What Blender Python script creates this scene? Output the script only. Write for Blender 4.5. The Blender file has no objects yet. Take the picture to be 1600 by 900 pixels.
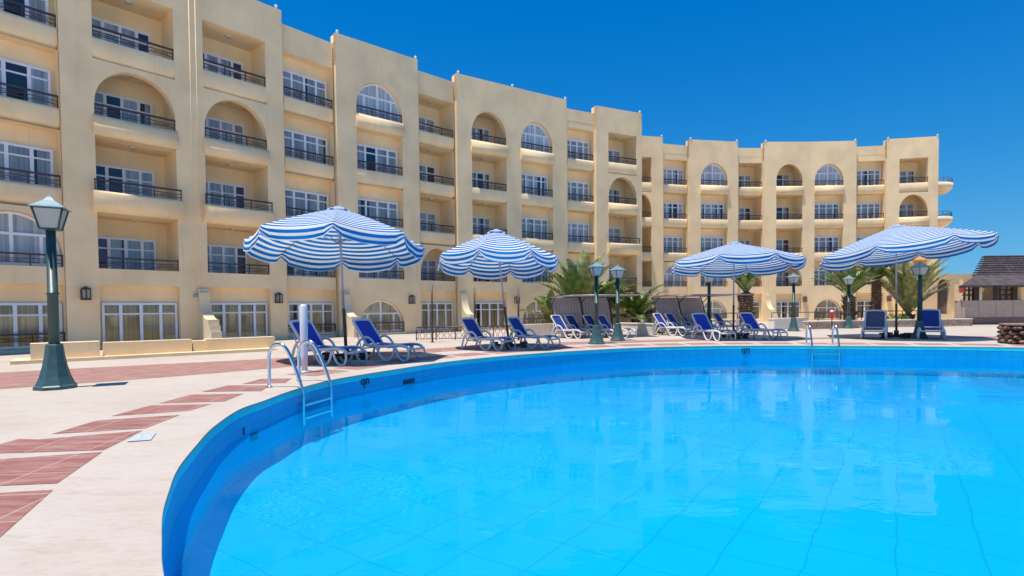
import bpy, math, random
from mathutils import Vector, Matrix
R = math.radians
random.seed(7)
scene = bpy.context.scene
col = scene.collection

# ------------------------------------------------------------------ camera
FPX, CAMH, TILT, ROLL, SHIFT = 850.0, 1.45, R(1.5), 0.009, 52.3
r0 = Vector((1, 0, 0)); w0 = Vector((0, math.cos(TILT), -math.sin(TILT))); u0 = Vector((0, math.sin(TILT), math.cos(TILT)))
cu = u0*math.cos(ROLL) + r0*math.sin(ROLL); cr = r0*math.cos(ROLL) - u0*math.sin(ROLL)
cam_d = bpy.data.cameras.new('camera'); cam = bpy.data.objects.new('camera', cam_d); col.objects.link(cam)
cam_d.sensor_width = 36; cam_d.lens = FPX/1600*36; cam_d.shift_y = SHIFT/1600; cam_d.clip_end = 2000; cam_d.clip_start = .05
M = Matrix((cr, cu, -w0)).transposed().to_4x4(); M.translation = Vector((0, 0, CAMH)); cam.matrix_world = M
scene.camera = cam
CP = Vector((0, 0, CAMH))

# ------------------------------------------------------------------ world, sun, exposure
SUN_EL = 76.0; SUN_AZ = math.atan2(-.78, -.62)          # azimuth measured from +Y towards +X
world = bpy.data.worlds.new('World'); scene.world = world; world.use_nodes = True
nt = world.node_tree; bg = nt.nodes['Background']
sky = nt.nodes.new('ShaderNodeTexSky'); sky.sky_type = 'NISHITA'; sky.sun_disc = False
sky.sun_elevation = R(SUN_EL); sky.sun_rotation = SUN_AZ % (2*math.pi); sky.dust_density = .0; sky.ozone_density = 3.5; sky.air_density = .9
hs = nt.nodes.new('ShaderNodeHueSaturation'); hs.inputs['Saturation'].default_value = 1.42; hs.inputs['Hue'].default_value = .503
nt.links.new(sky.outputs[0], hs.inputs['Color']); # polarising-filter look: every sky colour c becomes a*c/(1+x*c), which deepens the blue and tames the bright horizon
def vm(op, a, b):
    v_ = nt.nodes.new('ShaderNodeVectorMath'); v_.operation = op
    for i_, q_ in enumerate((a, b)):
        if isinstance(q_, tuple): v_.inputs[i_].default_value = q_
        else: nt.links.new(q_, v_.inputs[i_])
    return v_.outputs[0]
pos = vm('MAXIMUM', vm('MULTIPLY', hs.outputs[0], (.85, .85, .92)), (0, 0, 0))
cm_o = vm('DIVIDE', vm('MULTIPLY', pos, (.55, 1.75, 2.7)), vm('ADD', vm('MULTIPLY', pos, (.30, .40, .38)), (1, 1, 1)))
nt.links.new(cm_o, bg.inputs['Color'])
bg.inputs['Strength'].default_value = .10
sd = bpy.data.lights.new('sun', 'SUN'); sd.energy = 3.8; sd.angle = R(.5); sd.color = (1, .94, .85)
so = bpy.data.objects.new('sun', sd); col.objects.link(so)
sdir = Vector((math.sin(SUN_AZ)*math.cos(R(SUN_EL)), math.cos(SUN_AZ)*math.cos(R(SUN_EL)), math.sin(R(SUN_EL))))
so.rotation_euler = (-sdir).to_track_quat('-Z', 'Y').to_euler(); so.location = (0, 0, 40)
scene.view_settings.view_transform = 'Standard'; scene.view_settings.look = 'None'
scene.view_settings.gamma = 1; scene.view_settings.exposure = .62
scene.render.engine = 'CYCLES'; scene.cycles.max_bounces = 8; scene.cycles.transparent_max_bounces = 12
scene.cycles.diffuse_bounces = 4

# ------------------------------------------------------------------ pixel helpers (used to place things in the world)
def ray(px, py):
    return (w0 + cr*((px-800)/FPX) + cu*((450+SHIFT-py)/FPX))
def G(px, py, z=0.0):
    d = ray(px, py); t = (z-CAMH)/d.z; p = CP + d*t; return Vector((p.x, p.y, z))
def at(px, py, Y):
    d = ray(px, py); return CP + d*(Y/d.y)
def HZ(px): return 480 + (800-px)*.009

# ------------------------------------------------------------------ materials
def mat(name, base=(.8, .8, .8), rough=.6, metal=0, var=0, vscale=4, bump=0, bscale=30, spec=.5, trans=0):
    m = bpy.data.materials.new(name); m.use_nodes = True; n = m.node_tree; b = n.nodes['Principled BSDF']
    b.inputs['Base Color'].default_value = (*base, 1); b.inputs['Roughness'].default_value = rough
    b.inputs['Metallic'].default_value = metal; b.inputs['Specular IOR Level'].default_value = spec
    if var or bump: tc = n.nodes.new('ShaderNodeTexCoord')
    if var:
        tx = n.nodes.new('ShaderNodeTexNoise'); tx.inputs['Scale'].default_value = vscale; tx.inputs['Detail'].default_value = 6
        n.links.new(tc.outputs['Object'], tx.inputs['Vector'])
        mr = n.nodes.new('ShaderNodeMapRange'); mr.inputs['From Min'].default_value = .3; mr.inputs['From Max'].default_value = .7
        mr.inputs['To Min'].default_value = 1-var; mr.inputs['To Max'].default_value = 1+var
        n.links.new(tx.outputs['Fac'], mr.inputs['Value'])
        mx = n.nodes.new('ShaderNodeVectorMath'); mx.operation = 'SCALE'; mx.inputs[0].default_value = base
        n.links.new(mr.outputs[0], mx.inputs['Scale']); n.links.new(mx.outputs[0], b.inputs['Base Color'])
    if bump:
        t2 = n.nodes.new('ShaderNodeTexNoise'); t2.inputs['Scale'].default_value = bscale; t2.inputs['Detail'].default_value = 5
        n.links.new(tc.outputs['Object'], t2.inputs['Vector'])
        bp = n.nodes.new('ShaderNodeBump'); bp.inputs['Strength'].default_value = bump; bp.inputs['Distance'].default_value = .02
        n.links.new(t2.outputs['Fac'], bp.inputs['Height']); n.links.new(bp.outputs[0], b.inputs['Normal'])
    return m
def N(m, t, **k):
    x = m.node_tree.nodes.new(t)
    for a, v in k.items(): setattr(x, a, v)
    return x
def L(m, a, b): m.node_tree.links.new(a, b)
def ramp(m, fac, stops):
    r = N(m, 'ShaderNodeValToRGB'); e = r.color_ramp.elements
    while len(e) < len(stops): e.new(.5)
    for i, (p, c) in enumerate(stops): e[i].position = p; e[i].color = (*c, 1)
    L(m, fac, r.inputs['Fac']); return r.outputs['Color']

def mat_stucco(name, base, stain=(.40, .29, .17)):
    m = mat(name, base, .9, spec=.2); b = m.node_tree.nodes['Principled BSDF']
    tc = N(m, 'ShaderNodeTexCoord'); mp = N(m, 'ShaderNodeMapping'); mp.inputs['Scale'].default_value = (2.6, 2.6, .14)
    L(m, tc.outputs['Object'], mp.inputs['Vector'])
    n1 = N(m, 'ShaderNodeTexNoise'); n1.inputs['Scale'].default_value = 1.6; n1.inputs['Detail'].default_value = 8; n1.inputs['Roughness'].default_value = .65
    L(m, mp.outputs[0], n1.inputs['Vector'])
    n2 = N(m, 'ShaderNodeTexNoise'); n2.inputs['Scale'].default_value = .7; n2.inputs['Detail'].default_value = 5
    L(m, tc.outputs['Object'], n2.inputs['Vector'])
    lo = tuple(x*.87 for x in base); hi = tuple(min(1, x*1.08) for x in base)
    c1 = ramp(m, n2.outputs['Fac'], [(.3, lo), (.55, base), (.75, hi)])
    s = N(m, 'ShaderNodeMapRange'); s.inputs['From Min'].default_value = .56; s.inputs['From Max'].default_value = .85; s.inputs['To Max'].default_value = .28
    L(m, n1.outputs['Fac'], s.inputs['Value'])
    mx = N(m, 'ShaderNodeMixRGB'); mx.inputs['Color2'].default_value = (*stain, 1)
    L(m, s.outputs[0], mx.inputs['Fac']); L(m, c1, mx.inputs['Color1']); L(m, mx.outputs[0], b.inputs['Base Color'])
    n3 = N(m, 'ShaderNodeTexNoise'); n3.inputs['Scale'].default_value = 18; n3.inputs['Detail'].default_value = 6
    L(m, tc.outputs['Object'], n3.inputs['Vector'])
    bp = N(m, 'ShaderNodeBump'); bp.inputs['Strength'].default_value = .35; bp.inputs['Distance'].default_value = .02
    L(m, n3.outputs['Fac'], bp.inputs['Height']); L(m, bp.outputs[0], b.inputs['Normal'])
    return m
STUCCO = mat_stucco('stucco_cream', (.93, .70, .41))
STUCCO2 = mat_stucco('stucco_pale', (.80, .66, .44))
WHITE = mat('white_frame_paint', (.80, .80, .82), .45, var=.05, vscale=6)
SILL = mat('pale_plaster', (.82, .74, .62), .85, var=.06, bump=.2)
RAIL = mat('dark_rail_paint', (.075, .04, .035), .45, var=.2, vscale=9)
RAILB = mat('blue_rail_paint', (.10, .16, .25), .45)
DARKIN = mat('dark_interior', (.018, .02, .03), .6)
DARKRED = mat('maroon_drape', (.16, .012, .03), .8, var=.2)
PURPLE = mat('purple_drape', (.17, .03, .11), .8, var=.15)
GREYMET = mat('grey_metal', (.35, .36, .38), .4, .6)
STEEL = mat('stainless_steel', (.72, .73, .74), .16, 1.0)
GREEN = mat('green_lamp_paint', (.03, .075, .065), .42, var=.2, vscale=5, bump=.1)
GREENT = mat('weathered_teal_roof', (.17, .28, .30), .5, var=.15, vscale=9)
GREENB = mat('teal_base_paint', (.042, .10, .10), .45, var=.22, vscale=7, bump=.1)
MILK = mat('milky_lamp_glass', (.46, .46, .41), .25)
RESIN = mat('white_resin', (.68, .65, .66), .38, var=.05)
SLING = mat('blue_sling_fabric', (.004, .045, .40), .75, var=.18, vscale=30, bump=.2, bscale=200)
SLINGD = mat('navy_sling_fabric', (.004, .04, .25), .75, var=.2, vscale=30)
SLINGG = mat('sun_faded_sling', (.07, .085, .15), .8, var=.2, vscale=20)
POLE = mat('brown_pole_paint', (.07, .045, .038), .45)
POLEG = mat('pale_pole_metal', (.42, .40, .44), .4, .3)
BASE = mat('dark_concrete_block', (.05, .04, .038), .8, var=.2)
DARKWOOD = mat('dark_stained_wood', (.035, .022, .02), .6, var=.3, vscale=6)

def mat_curtain(name, base):
    m = mat(name, base, .9, spec=.1); b = m.node_tree.nodes['Principled BSDF']
    tc = N(m, 'ShaderNodeTexCoord'); mp = N(m, 'ShaderNodeMapping'); mp.inputs['Scale'].default_value = (9, 9, .15)
    L(m, tc.outputs['Object'], mp.inputs['Vector']); n1 = N(m, 'ShaderNodeTexNoise'); n1.inputs['Scale'].default_value = 1.1; n1.inputs['Detail'].default_value = 3
    L(m, mp.outputs[0], n1.inputs['Vector'])
    c = ramp(m, n1.outputs['Fac'], [(.36, tuple(x*.62 for x in base)), (.6, base)]); L(m, c, b.inputs['Base Color'])
    return m
CURT = mat_curtain('net_curtain', (.58, .57, .55)); CURTK = mat_curtain('khaki_curtain', (.60, .49, .27)); CURTW = mat_curtain('white_curtain', (.70, .72, .74))

def mat_glass():
    m = bpy.data.materials.new('window_glass'); m.use_nodes = True; n = m.node_tree; n.nodes.clear()
    o = N(m, 'ShaderNodeOutputMaterial'); t = N(m, 'ShaderNodeBsdfTransparent'); t.inputs['Color'].default_value = (.90, .91, .92, 1)
    g = N(m, 'ShaderNodeBsdfGlossy'); g.inputs['Roughness'].default_value = .03; g.inputs['Color'].default_value = (.9, .95, 1, 1)
    fr = N(m, 'ShaderNodeFresnel'); fr.inputs['IOR'].default_value = 1.45
    mr = N(m, 'ShaderNodeMath', operation='MULTIPLY_ADD'); mr.inputs[1].default_value = 1.0; mr.inputs[2].default_value = .03
    L(m, fr.outputs[0], mr.inputs[0]); mx = N(m, 'ShaderNodeMixShader'); L(m, mr.outputs[0], mx.inputs[0])
    L(m, t.outputs[0], mx.inputs[1]); L(m, g.outputs[0], mx.inputs[2]); L(m, mx.outputs[0], o.inputs['Surface'])
    return m
GLASS = mat_glass()

def mat_deck():
    m = mat('cream_stone_paving', (.8, .72, .66), .8, spec=.25); b = m.node_tree.nodes['Principled BSDF']
    tc = N(m, 'ShaderNodeTexCoord')
    def noise(s, d, sc=(1, 1, 1), rough=.6):
        mp = N(m, 'ShaderNodeMapping'); mp.inputs['Scale'].default_value = sc; mp.inputs['Rotation'].default_value = (0, 0, .35); L(m, tc.outputs['Object'], mp.inputs['Vector'])
        n = N(m, 'ShaderNodeTexNoise'); n.inputs['Scale'].default_value = s; n.inputs['Detail'].default_value = d; n.inputs['Roughness'].default_value = rough
        L(m, mp.outputs[0], n.inputs['Vector']); return n.outputs['Fac']
    big = noise(.28, 5); mid = noise(2.2, 9, (.6, 2, 1), .75); fine = noise(14, 9, (.6, 1.7, 1), .7)
    c1 = ramp(m, big, [(.33, (.44, .365, .285)), (.52, (.50, .44, .38)), (.70, (.46, .385, .325))])
    c2 = ramp(m, mid, [(.30, (.86, .80, .74)), (.5, (1, 1, 1)), (.74, (.93, .90, .86))])
    c3 = ramp(m, fine, [(.3, (.86, .82, .78)), (.5, (1, 1, 1)), (.8, (1, .99, .98))])
    m1 = N(m, 'ShaderNodeMixRGB', blend_type='MULTIPLY'); m1.inputs['Fac'].default_value = 1; L(m, c1, m1.inputs['Color1']); L(m, c2, m1.inputs['Color2'])
    m2 = N(m, 'ShaderNodeMixRGB', blend_type='MULTIPLY'); m2.inputs['Fac'].default_value = .8; L(m, m1.outputs[0], m2.inputs['Color1']); L(m, c3, m2.inputs['Color2'])
    L(m, m2.outputs[0], b.inputs['Base Color'])
    bp = N(m, 'ShaderNodeBump'); bp.inputs['Strength'].default_value = .25; bp.inputs['Distance'].default_value = .01; L(m, fine, bp.inputs['Height']); L(m, bp.outputs[0], b.inputs['Normal'])
    return m
DECK = mat_deck()
def mat_red(name, fade):
    m = mat(name, (.36, .13, .11), .75, spec=.25); b = m.node_tree.nodes['Principled BSDF']
    tc = N(m, 'ShaderNodeTexCoord'); mp = N(m, 'ShaderNodeMapping'); mp.inputs['Rotation'].default_value = (0, 0, -.12); mp.inputs['Location'].default_value = (.12, .1, 0)
    L(m, tc.outputs['Object'], mp.inputs['Vector'])
    br = N(m, 'ShaderNodeTexBrick'); br.offset = 0; br.inputs['Scale'].default_value = 1; br.inputs['Mortar Size'].default_value = .006
    br.inputs['Brick Width'].default_value = .6; br.inputs['Row Height'].default_value = .6; br.inputs['Mortar Smooth'].default_value = .2
    br.inputs['Color1'].default_value = (.21, .068, .052, 1); br.inputs['Color2'].default_value = (.25, .078, .068, 1); br.inputs['Mortar'].default_value = (.50, .34, .29, 1)
    L(m, mp.outputs[0], br.inputs['Vector'])
    mp2 = N(m, 'ShaderNodeMapping'); mp2.inputs['Scale'].default_value = (.7, 3, 1); mp2.inputs['Rotation'].default_value = (0, 0, .2); L(m, tc.outputs['Object'], mp2.inputs['Vector'])
    n = N(m, 'ShaderNodeTexNoise'); n.inputs['Scale'].default_value = 2.6; n.inputs['Detail'].default_value = 9; n.inputs['Roughness'].default_value = .75; L(m, mp2.outputs[0], n.inputs['Vector'])
    mr = N(m, 'ShaderNodeMapRange'); mr.inputs['From Min'].default_value = .42; mr.inputs['From Max'].default_value = .72; mr.inputs['To Min'].default_value = fade; mr.inputs['To Max'].default_value = fade+.5
    L(m, n.outputs['Fac'], mr.inputs['Value']); mx = N(m, 'ShaderNodeMixRGB'); mx.inputs['Color2'].default_value = (.50, .36, .31, 1)
    L(m, mr.outputs[0], mx.inputs['Fac']); L(m, br.outputs['Color'], mx.inputs['Color1']); L(m, mx.outputs[0], b.inputs['Base Color'])
    return m
RED = mat_red('red_terracotta_tile', .10); REDF = mat_red('faded_red_tile', .22)

def mat_pool(name, a, b_, mortar, w, h, rot):
    m = mat(name, a, .45, spec=.2); b = m.node_tree.nodes['Principled BSDF']
    tc = N(m, 'ShaderNodeTexCoord'); src = tc.outputs['UV']
    wn = N(m, 'ShaderNodeTexNoise'); wn.inputs['Scale'].default_value = 1.3; wn.inputs['Detail'].default_value = 1; L(m, src, wn.inputs['Vector'])
    ws = N(m, 'ShaderNodeVectorMath', operation='SCALE'); ws.inputs['Scale'].default_value = .12 if rot else 0; L(m, wn.outputs['Color'], ws.inputs[0])
    wa = N(m, 'ShaderNodeVectorMath', operation='ADD'); L(m, src, wa.inputs[0]); L(m, ws.outputs[0], wa.inputs[1])
    mp = N(m, 'ShaderNodeMapping'); mp.inputs['Rotation'].default_value = (0, 0, rot); L(m, wa.outputs[0], mp.inputs['Vector'])
    br = N(m, 'ShaderNodeTexBrick'); br.offset = 0; br.inputs['Scale'].default_value = 1; br.inputs['Mortar Size'].default_value = .012
    br.inputs['Brick Width'].default_value = w; br.inputs['Row Height'].default_value = h; br.inputs['Mortar Smooth'].default_value = .6
    br.inputs['Color1'].default_value = (*a, 1); br.inputs['Color2'].default_value = (*b_, 1); br.inputs['Mortar'].default_value = (*mortar, 1)
    L(m, mp.outputs[0], br.inputs['Vector'])
    n = N(m, 'ShaderNodeTexNoise'); n.inputs['Scale'].default_value = .5; n.inputs['Detail'].default_value = 4; L(m, tc.outputs['Object'], n.inputs['Vector'])
    c = ramp(m, n.outputs['Fac'], [(.3, (.88, .9, .92)), (.7, (1, 1, 1))])
    mx = N(m, 'ShaderNodeMixRGB', blend_type='MULTIPLY'); mx.inputs['Fac'].default_value = 1; L(m, br.outputs['Color'], mx.inputs['Color1']); L(m, c, mx.inputs['Color2'])
    L(m, mx.outputs[0], b.inputs['Base Color']); return m
POOLF = mat_pool('pool_floor_tile', (.002, .41, .73), (.002, .425, .75), (.002, .30, .61), .7, .7, .62)
POOLW = mat_pool('pool_wall_tile', (.002, .36, .61), (.002, .39, .64), (.002, .30, .54), .30, .30, 0)
TRIM = mat('teal_edge_tile', (.015, .62, .60), .35, var=.1, vscale=3)

def mat_water():
    m = bpy.data.materials.new('pool_water'); m.use_nodes = True; n = m.node_tree; n.nodes.clear()
    o = N(m, 'ShaderNodeOutputMaterial'); t = N(m, 'ShaderNodeBsdfTransparent'); t.inputs['Color'].default_value = (.80, .96, 1, 1)
    g = N(m, 'ShaderNodeBsdfGlossy'); g.inputs['Roughness'].default_value = .0; g.inputs['Color'].default_value = (.55, .84, 1, 1)
    tc = N(m, 'ShaderNodeTexCoord')
    mpw = N(m, 'ShaderNodeMapping'); mpw.inputs['Rotation'].default_value = (0, 0, .4); mpw.inputs['Scale'].default_value = (1, 1.8, 1); L(m, tc.outputs['Object'], mpw.inputs['Vector'])
    def wn_(sc, det, src, dis=0):
        q = N(m, 'ShaderNodeTexNoise'); q.inputs['Scale'].default_value = sc; q.inputs['Detail'].default_value = det; q.inputs['Distortion'].default_value = dis; L(m, src, q.inputs['Vector']); return q.outputs['Fac']
    def mad(a_, k, add=None):
        q = N(m, 'ShaderNodeMath', operation='MULTIPLY_ADD'); L(m, a_, q.inputs[0])
        if isinstance(k, float): q.inputs[1].default_value = k
        else: L(m, k, q.inputs[1])
        if add is None: q.inputs[2].default_value = 0
        else: L(m, add, q.inputs[2])
        return q.outputs[0]
    swell = wn_(.8, 1, mpw.outputs[0]); rip = wn_(3.6, 2, mpw.outputs[0], .6); chop = wn_(9, 3, mpw.outputs[0], .8); mask = wn_(.55, 1, tc.outputs['Object'])
    mr = N(m, 'ShaderNodeMapRange', interpolation_type='SMOOTHSTEP'); mr.inputs['From Min'].default_value = .56; mr.inputs['From Max'].default_value = .70; mr.inputs['To Min'].default_value = .0; mr.inputs['To Max'].default_value = .5; L(m, mask, mr.inputs['Value'])
    hgt = mad(chop, mr.outputs[0], mad(rip, .10, mad(swell, .55)))
    bp = N(m, 'ShaderNodeBump'); bp.inputs['Strength'].default_value = .14; bp.inputs['Distance'].default_value = .1; L(m, hgt, bp.inputs['Height'])
    L(m, bp.outputs[0], g.inputs['Normal']); fr = N(m, 'ShaderNodeFresnel'); fr.inputs['IOR'].default_value = 1.16; L(m, bp.outputs[0], fr.inputs['Normal'])
    mx = N(m, 'ShaderNodeMixShader'); sc = N(m, 'ShaderNodeBsdfDiffuse'); sc.inputs['Color'].default_value = (.0, .40, .82, 1); m0 = N(m, 'ShaderNodeMixShader'); m0.inputs[0].default_value = .18
    L(m, t.outputs[0], m0.inputs[1]); L(m, sc.outputs[0], m0.inputs[2])
    L(m, fr.outputs[0], mx.inputs[0]); L(m, m0.outputs[0], mx.inputs[1]); L(m, g.outputs[0], mx.inputs[2])
    L(m, mx.outputs[0], o.inputs['Surface']); return m
WATER = mat_water()

def mat_stripe(name, period, blue, white, axis=1, duty=.5, trans=.25):
    m = bpy.data.materials.new(name); m.use_nodes = True; n = m.node_tree; n.nodes.clear()
    o = N(m, 'ShaderNodeOutputMaterial'); tc = N(m, 'ShaderNodeTexCoord'); sp = N(m, 'ShaderNodeSeparateXYZ'); L(m, tc.outputs['UV'], sp.inputs[0])
    dv = N(m, 'ShaderNodeMath', operation='DIVIDE'); dv.inputs[1].default_value = period; L(m, sp.outputs[axis], dv.inputs[0])
    f = N(m, 'ShaderNodeMath', operation='FRACT'); L(m, dv.outputs[0], f.inputs[0])
    gt = N(m, 'ShaderNodeMath', operation='GREATER_THAN'); gt.inputs[1].default_value = duty; L(m, f.outputs[0], gt.inputs[0])
    nz = N(m, 'ShaderNodeTexNoise'); nz.inputs['Scale'].default_value = 1.3; nz.inputs['Detail'].default_value = 4; L(m, tc.outputs['Object'], nz.inputs['Vector'])
    cb = ramp(m, nz.outputs['Fac'], [(.3, tuple(x*.8 for x in blue)), (.7, tuple(x*1.2+.01 for x in blue))])
    mx = N(m, 'ShaderNodeMixRGB'); mx.inputs['Color2'].default_value = (*white, 1); L(m, gt.outputs[0], mx.inputs['Fac']); L(m, cb, mx.inputs['Color1'])
    d = N(m, 'ShaderNodeBsdfDiffuse'); t = N(m, 'ShaderNodeBsdfTranslucent'); L(m, mx.outputs[0], d.inputs['Color']); L(m, mx.outputs[0], t.inputs['Color'])
    ms = N(m, 'ShaderNodeMixShader'); ms.inputs[0].default_value = trans; L(m, d.outputs[0], ms.inputs[1]); L(m, t.outputs[0], ms.inputs[2]); L(m, ms.outputs[0], o.inputs['Surface'])
    return m
CANOPY = mat_stripe('blue_white_striped_canvas', .165, (.004, .17, .48), (.80, .82, .80), 1, .54, .35)
SHADE = mat_stripe('grey_striped_canvas', .16, (.42, .35, .36), (.50, .43, .44), 0, .5, .2)
SHADET = mat('pale_canvas_roof', (.60, .62, .70), .8)

def mat_stone(name, c1, c2, mortar, w, h, squash=.3):
    m = mat(name, c1, .9, spec=.2); b = m.node_tree.nodes['Principled BSDF']; tc = N(m, 'ShaderNodeTexCoord')
    v = N(m, 'ShaderNodeTexVoronoi'); v.inputs['Scale'].default_value = w; mp = N(m, 'ShaderNodeMapping'); mp.inputs['Scale'].default_value = (1, 1, h)
    L(m, tc.outputs['Object'], mp.inputs['Vector']); L(m, mp.outputs[0], v.inputs['Vector'])
    cc = ramp(m, v.outputs['Color'], [(.1, c1), (.9, c2)])
    e = N(m, 'ShaderNodeTexVoronoi', feature='DISTANCE_TO_EDGE'); e.inputs['Scale'].default_value = w; L(m, mp.outputs[0], e.inputs['Vector'])
    lt = N(m, 'ShaderNodeMath', operation='LESS_THAN'); lt.inputs[1].default_value = .07; L(m, e.outputs['Distance'], lt.inputs[0])
    mx = N(m, 'ShaderNodeMixRGB'); mx.inputs['Color2'].default_value = (*mortar, 1); L(m, lt.outputs[0], mx.inputs['Fac']); L(m, cc, mx.inputs['Color1']); L(m, mx.outputs[0], b.inputs['Base Color'])
    bp = N(m, 'ShaderNodeBump'); bp.inputs['Strength'].default_value = .6; bp.inputs['Distance'].default_value = .05; L(m, e.outputs['Distance'], bp.inputs['Height']); L(m, bp.outputs[0], b.inputs['Normal'])
    return m
STONE = mat_stone('rubble_stone', (.30, .20, .14), (.46, .34, .25), (.55, .42, .32), 4, 1.5)
STONED = mat_stone('dark_field_stone', (.16, .08, .06), (.34, .20, .14), (.05, .035, .03), 3.2, 1.3)
STONEB = mat_stone('brown_stone_base', (.20, .12, .10), (.28, .18, .15), (.24, .16, .13), 5, 1.5)
PANEL = mat('pinkish_wall_panel', (.52, .38, .30), .85, var=.10, vscale=2.5, bump=.2)
def mat_shingle():
    m = mat('wooden_shingles', (.06, .045, .05), .75); b = m.node_tree.nodes['Principled BSDF']; tc = N(m, 'ShaderNodeTexCoord')
    br = N(m, 'ShaderNodeTexBrick'); br.inputs['Scale'].default_value = 1; br.inputs['Brick Width'].default_value = .3; br.inputs['Row Height'].default_value = .28; br.inputs['Mortar Size'].default_value = .02
    br.inputs['Color1'].default_value = (.055, .04, .038, 1); br.inputs['Color2'].default_value = (.12, .09, .085, 1); br.inputs['Mortar'].default_value = (.02, .015, .018, 1)
    L(m, tc.outputs['UV'], br.inputs['Vector']); L(m, br.outputs['Color'], b.inputs['Base Color']); return m
SHINGLE = mat_shingle()
def mat_leaf(name, lo, hi):
    m = mat(name, lo, .5, spec=.4); b = m.node_tree.nodes['Principled BSDF']; tc = N(m, 'ShaderNodeTexCoord')
    n = N(m, 'ShaderNodeTexNoise'); n.inputs['Scale'].default_value = 3.5; n.inputs['Detail'].default_value = 3; L(m, tc.outputs['Object'], n.inputs['Vector'])
    c = ramp(m, n.outputs['Fac'], [(.35, lo), (.65, hi)]); L(m, c, b.inputs['Base Color']); b.inputs['Transmission Weight'].default_value = 0
    return m
LEAF = mat_leaf('palm_leaf', (.08, .14, .03), (.24, .31, .07)); LEAFY = mat_leaf('yellowing_palm_leaf', (.14, .17, .05), (.36, .34, .13))
TRUNK = mat_stone('palm_trunk_scales', (.14, .09, .055), (.27, .18, .11), (.06, .035, .02), 9, .7)
BUSH = mat_leaf('bush_leaf', (.07, .13, .02), (.2, .3, .06))
WOODDOOR = mat('grey_brown_door', (.20, .15, .14), .6, var=.2, vscale=3)
REDP = mat('red_plastic', (.5, .06, .05), .5, var=.15)
INK = mat('black_tile_ink', (.004, .03, .07), .5)
MARK = mat('faded_blue_paint', (.40, .46, .48), .8, var=.25, vscale=22)

# ------------------------------------------------------------------ mesh builder
class MB:
    def __init__(s): s.v = []; s.f = []; s.m = []; s.uv = {}; s.cur = 0; s.sm = []; s.smooth = False; s.F = None
    def P(s, p):
        p = Vector(p); s.v.append(s.F(p) if s.F else p); return len(s.v)-1
    def face(s, idx, uv=None):
        s.f.append(tuple(idx)); s.m.append(s.cur); s.sm.append(s.smooth)
        if uv: s.uv[len(s.f)-1] = uv
    def poly(s, pts, uv=None): s.face([s.P(p) for p in pts], uv)
    def box(s, x0, x1, y0, y1, z0, z1):
        a = [s.P(p) for p in ((x0, y0, z0), (x1, y0, z0), (x1, y1, z0), (x0, y1, z0), (x0, y0, z1), (x1, y0, z1), (x1, y1, z1), (x0, y1, z1))]
        for q in ((0, 3, 2, 1), (4, 5, 6, 7), (0, 1, 5, 4), (1, 2, 6, 5), (2, 3, 7, 6), (3, 0, 4, 7)): s.face([a[i] for i in q])
    def tube(s, pts, r, n=8, caps=True, flat=1.0):
        pts = [Vector(p) for p in pts]; rr = r if isinstance(r, (list, tuple)) else [r]*len(pts); rings = []
        t0 = (pts[1]-pts[0]).normalized(); up = Vector((0, 0, 1)) if abs(t0.z) < .9 else Vector((1, 0, 0)); a = t0.cross(up).normalized()
        for i, p in enumerate(pts):
            t = (pts[min(i+1, len(pts)-1)]-pts[max(i-1, 0)]).normalized(); a = (a - t*a.dot(t)).normalized(); b = t.cross(a)
            rings.append([s.P(p + a*math.cos(2*math.pi*k/n)*rr[i]*flat + b*math.sin(2*math.pi*k/n)*rr[i]) for k in range(n)])
        sm = s.smooth; s.smooth = True
        for i in range(len(rings)-1):
            for k in range(n): s.face([rings[i][k], rings[i][(k+1) % n], rings[i+1][(k+1) % n], rings[i+1][k]])
        s.smooth = sm
        if caps: s.face(rings[0][::-1]); s.face(rings[-1])
    def lathe(s, prof, n=12, c=(0, 0, 0), rot=0, smooth=True):
        rings = [[s.P((c[0]+r*math.cos(rot+2*math.pi*k/n), c[1]+r*math.sin(rot+2*math.pi*k/n), c[2]+z)) for k in range(n)] for r, z in prof]
        sm = s.smooth; s.smooth = smooth
        for i in range(len(rings)-1):
            for k in range(n): s.face([rings[i][k], rings[i][(k+1) % n], rings[i+1][(k+1) % n], rings[i+1][k]])
        s.smooth = sm; s.face(rings[0][::-1]); s.face(rings[-1])
    def build(s, name, mats, parent=None, world=True):
        me = bpy.data.meshes.new(name); off = parent.location if (parent and world) else Vector((0, 0, 0))
        me.from_pydata([v-off for v in s.v], [], s.f)
        if not isinstance(mats, (list, tuple)): mats = [mats]
        for m_ in mats: me.materials.append(m_)
        me.polygons.foreach_set('material_index', s.m); me.polygons.foreach_set('use_smooth', s.sm)
        if s.uv:
            ul = me.uv_layers.new(name='UVMap')
            for fi, uv in s.uv.items():
                for k, li in enumerate(me.polygons[fi].loop_indices): ul.data[li].uv = uv[k]
        me.update(); o = bpy.data.objects.new(name, me); col.objects.link(o)
        if parent: o.parent = parent
        return o
def tag(o, label=None, cat=None, group=None, kind=None):
    if label: o['label'] = label
    if cat: o['category'] = cat
    if group: o['group'] = group
    if kind: o['kind'] = kind
    return o
def empty(name, loc, label, cat, group=None, rz=0, sc=1):
    o = bpy.data.objects.new(name, None); col.objects.link(o); o.empty_display_size = .2
    o.location = loc; o.rotation_euler = (0, 0, rz); o.scale = (sc, sc, sc); return tag(o, label, cat, group)
def kids(o): return [c for c in bpy.data.objects if c.parent == o]
def copy_tree(o, parent=None):
    c = o.copy(); col.objects.link(c)
    if parent: c.parent = parent
    for ch in kids(o): copy_tree(ch, c)
    return c
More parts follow.
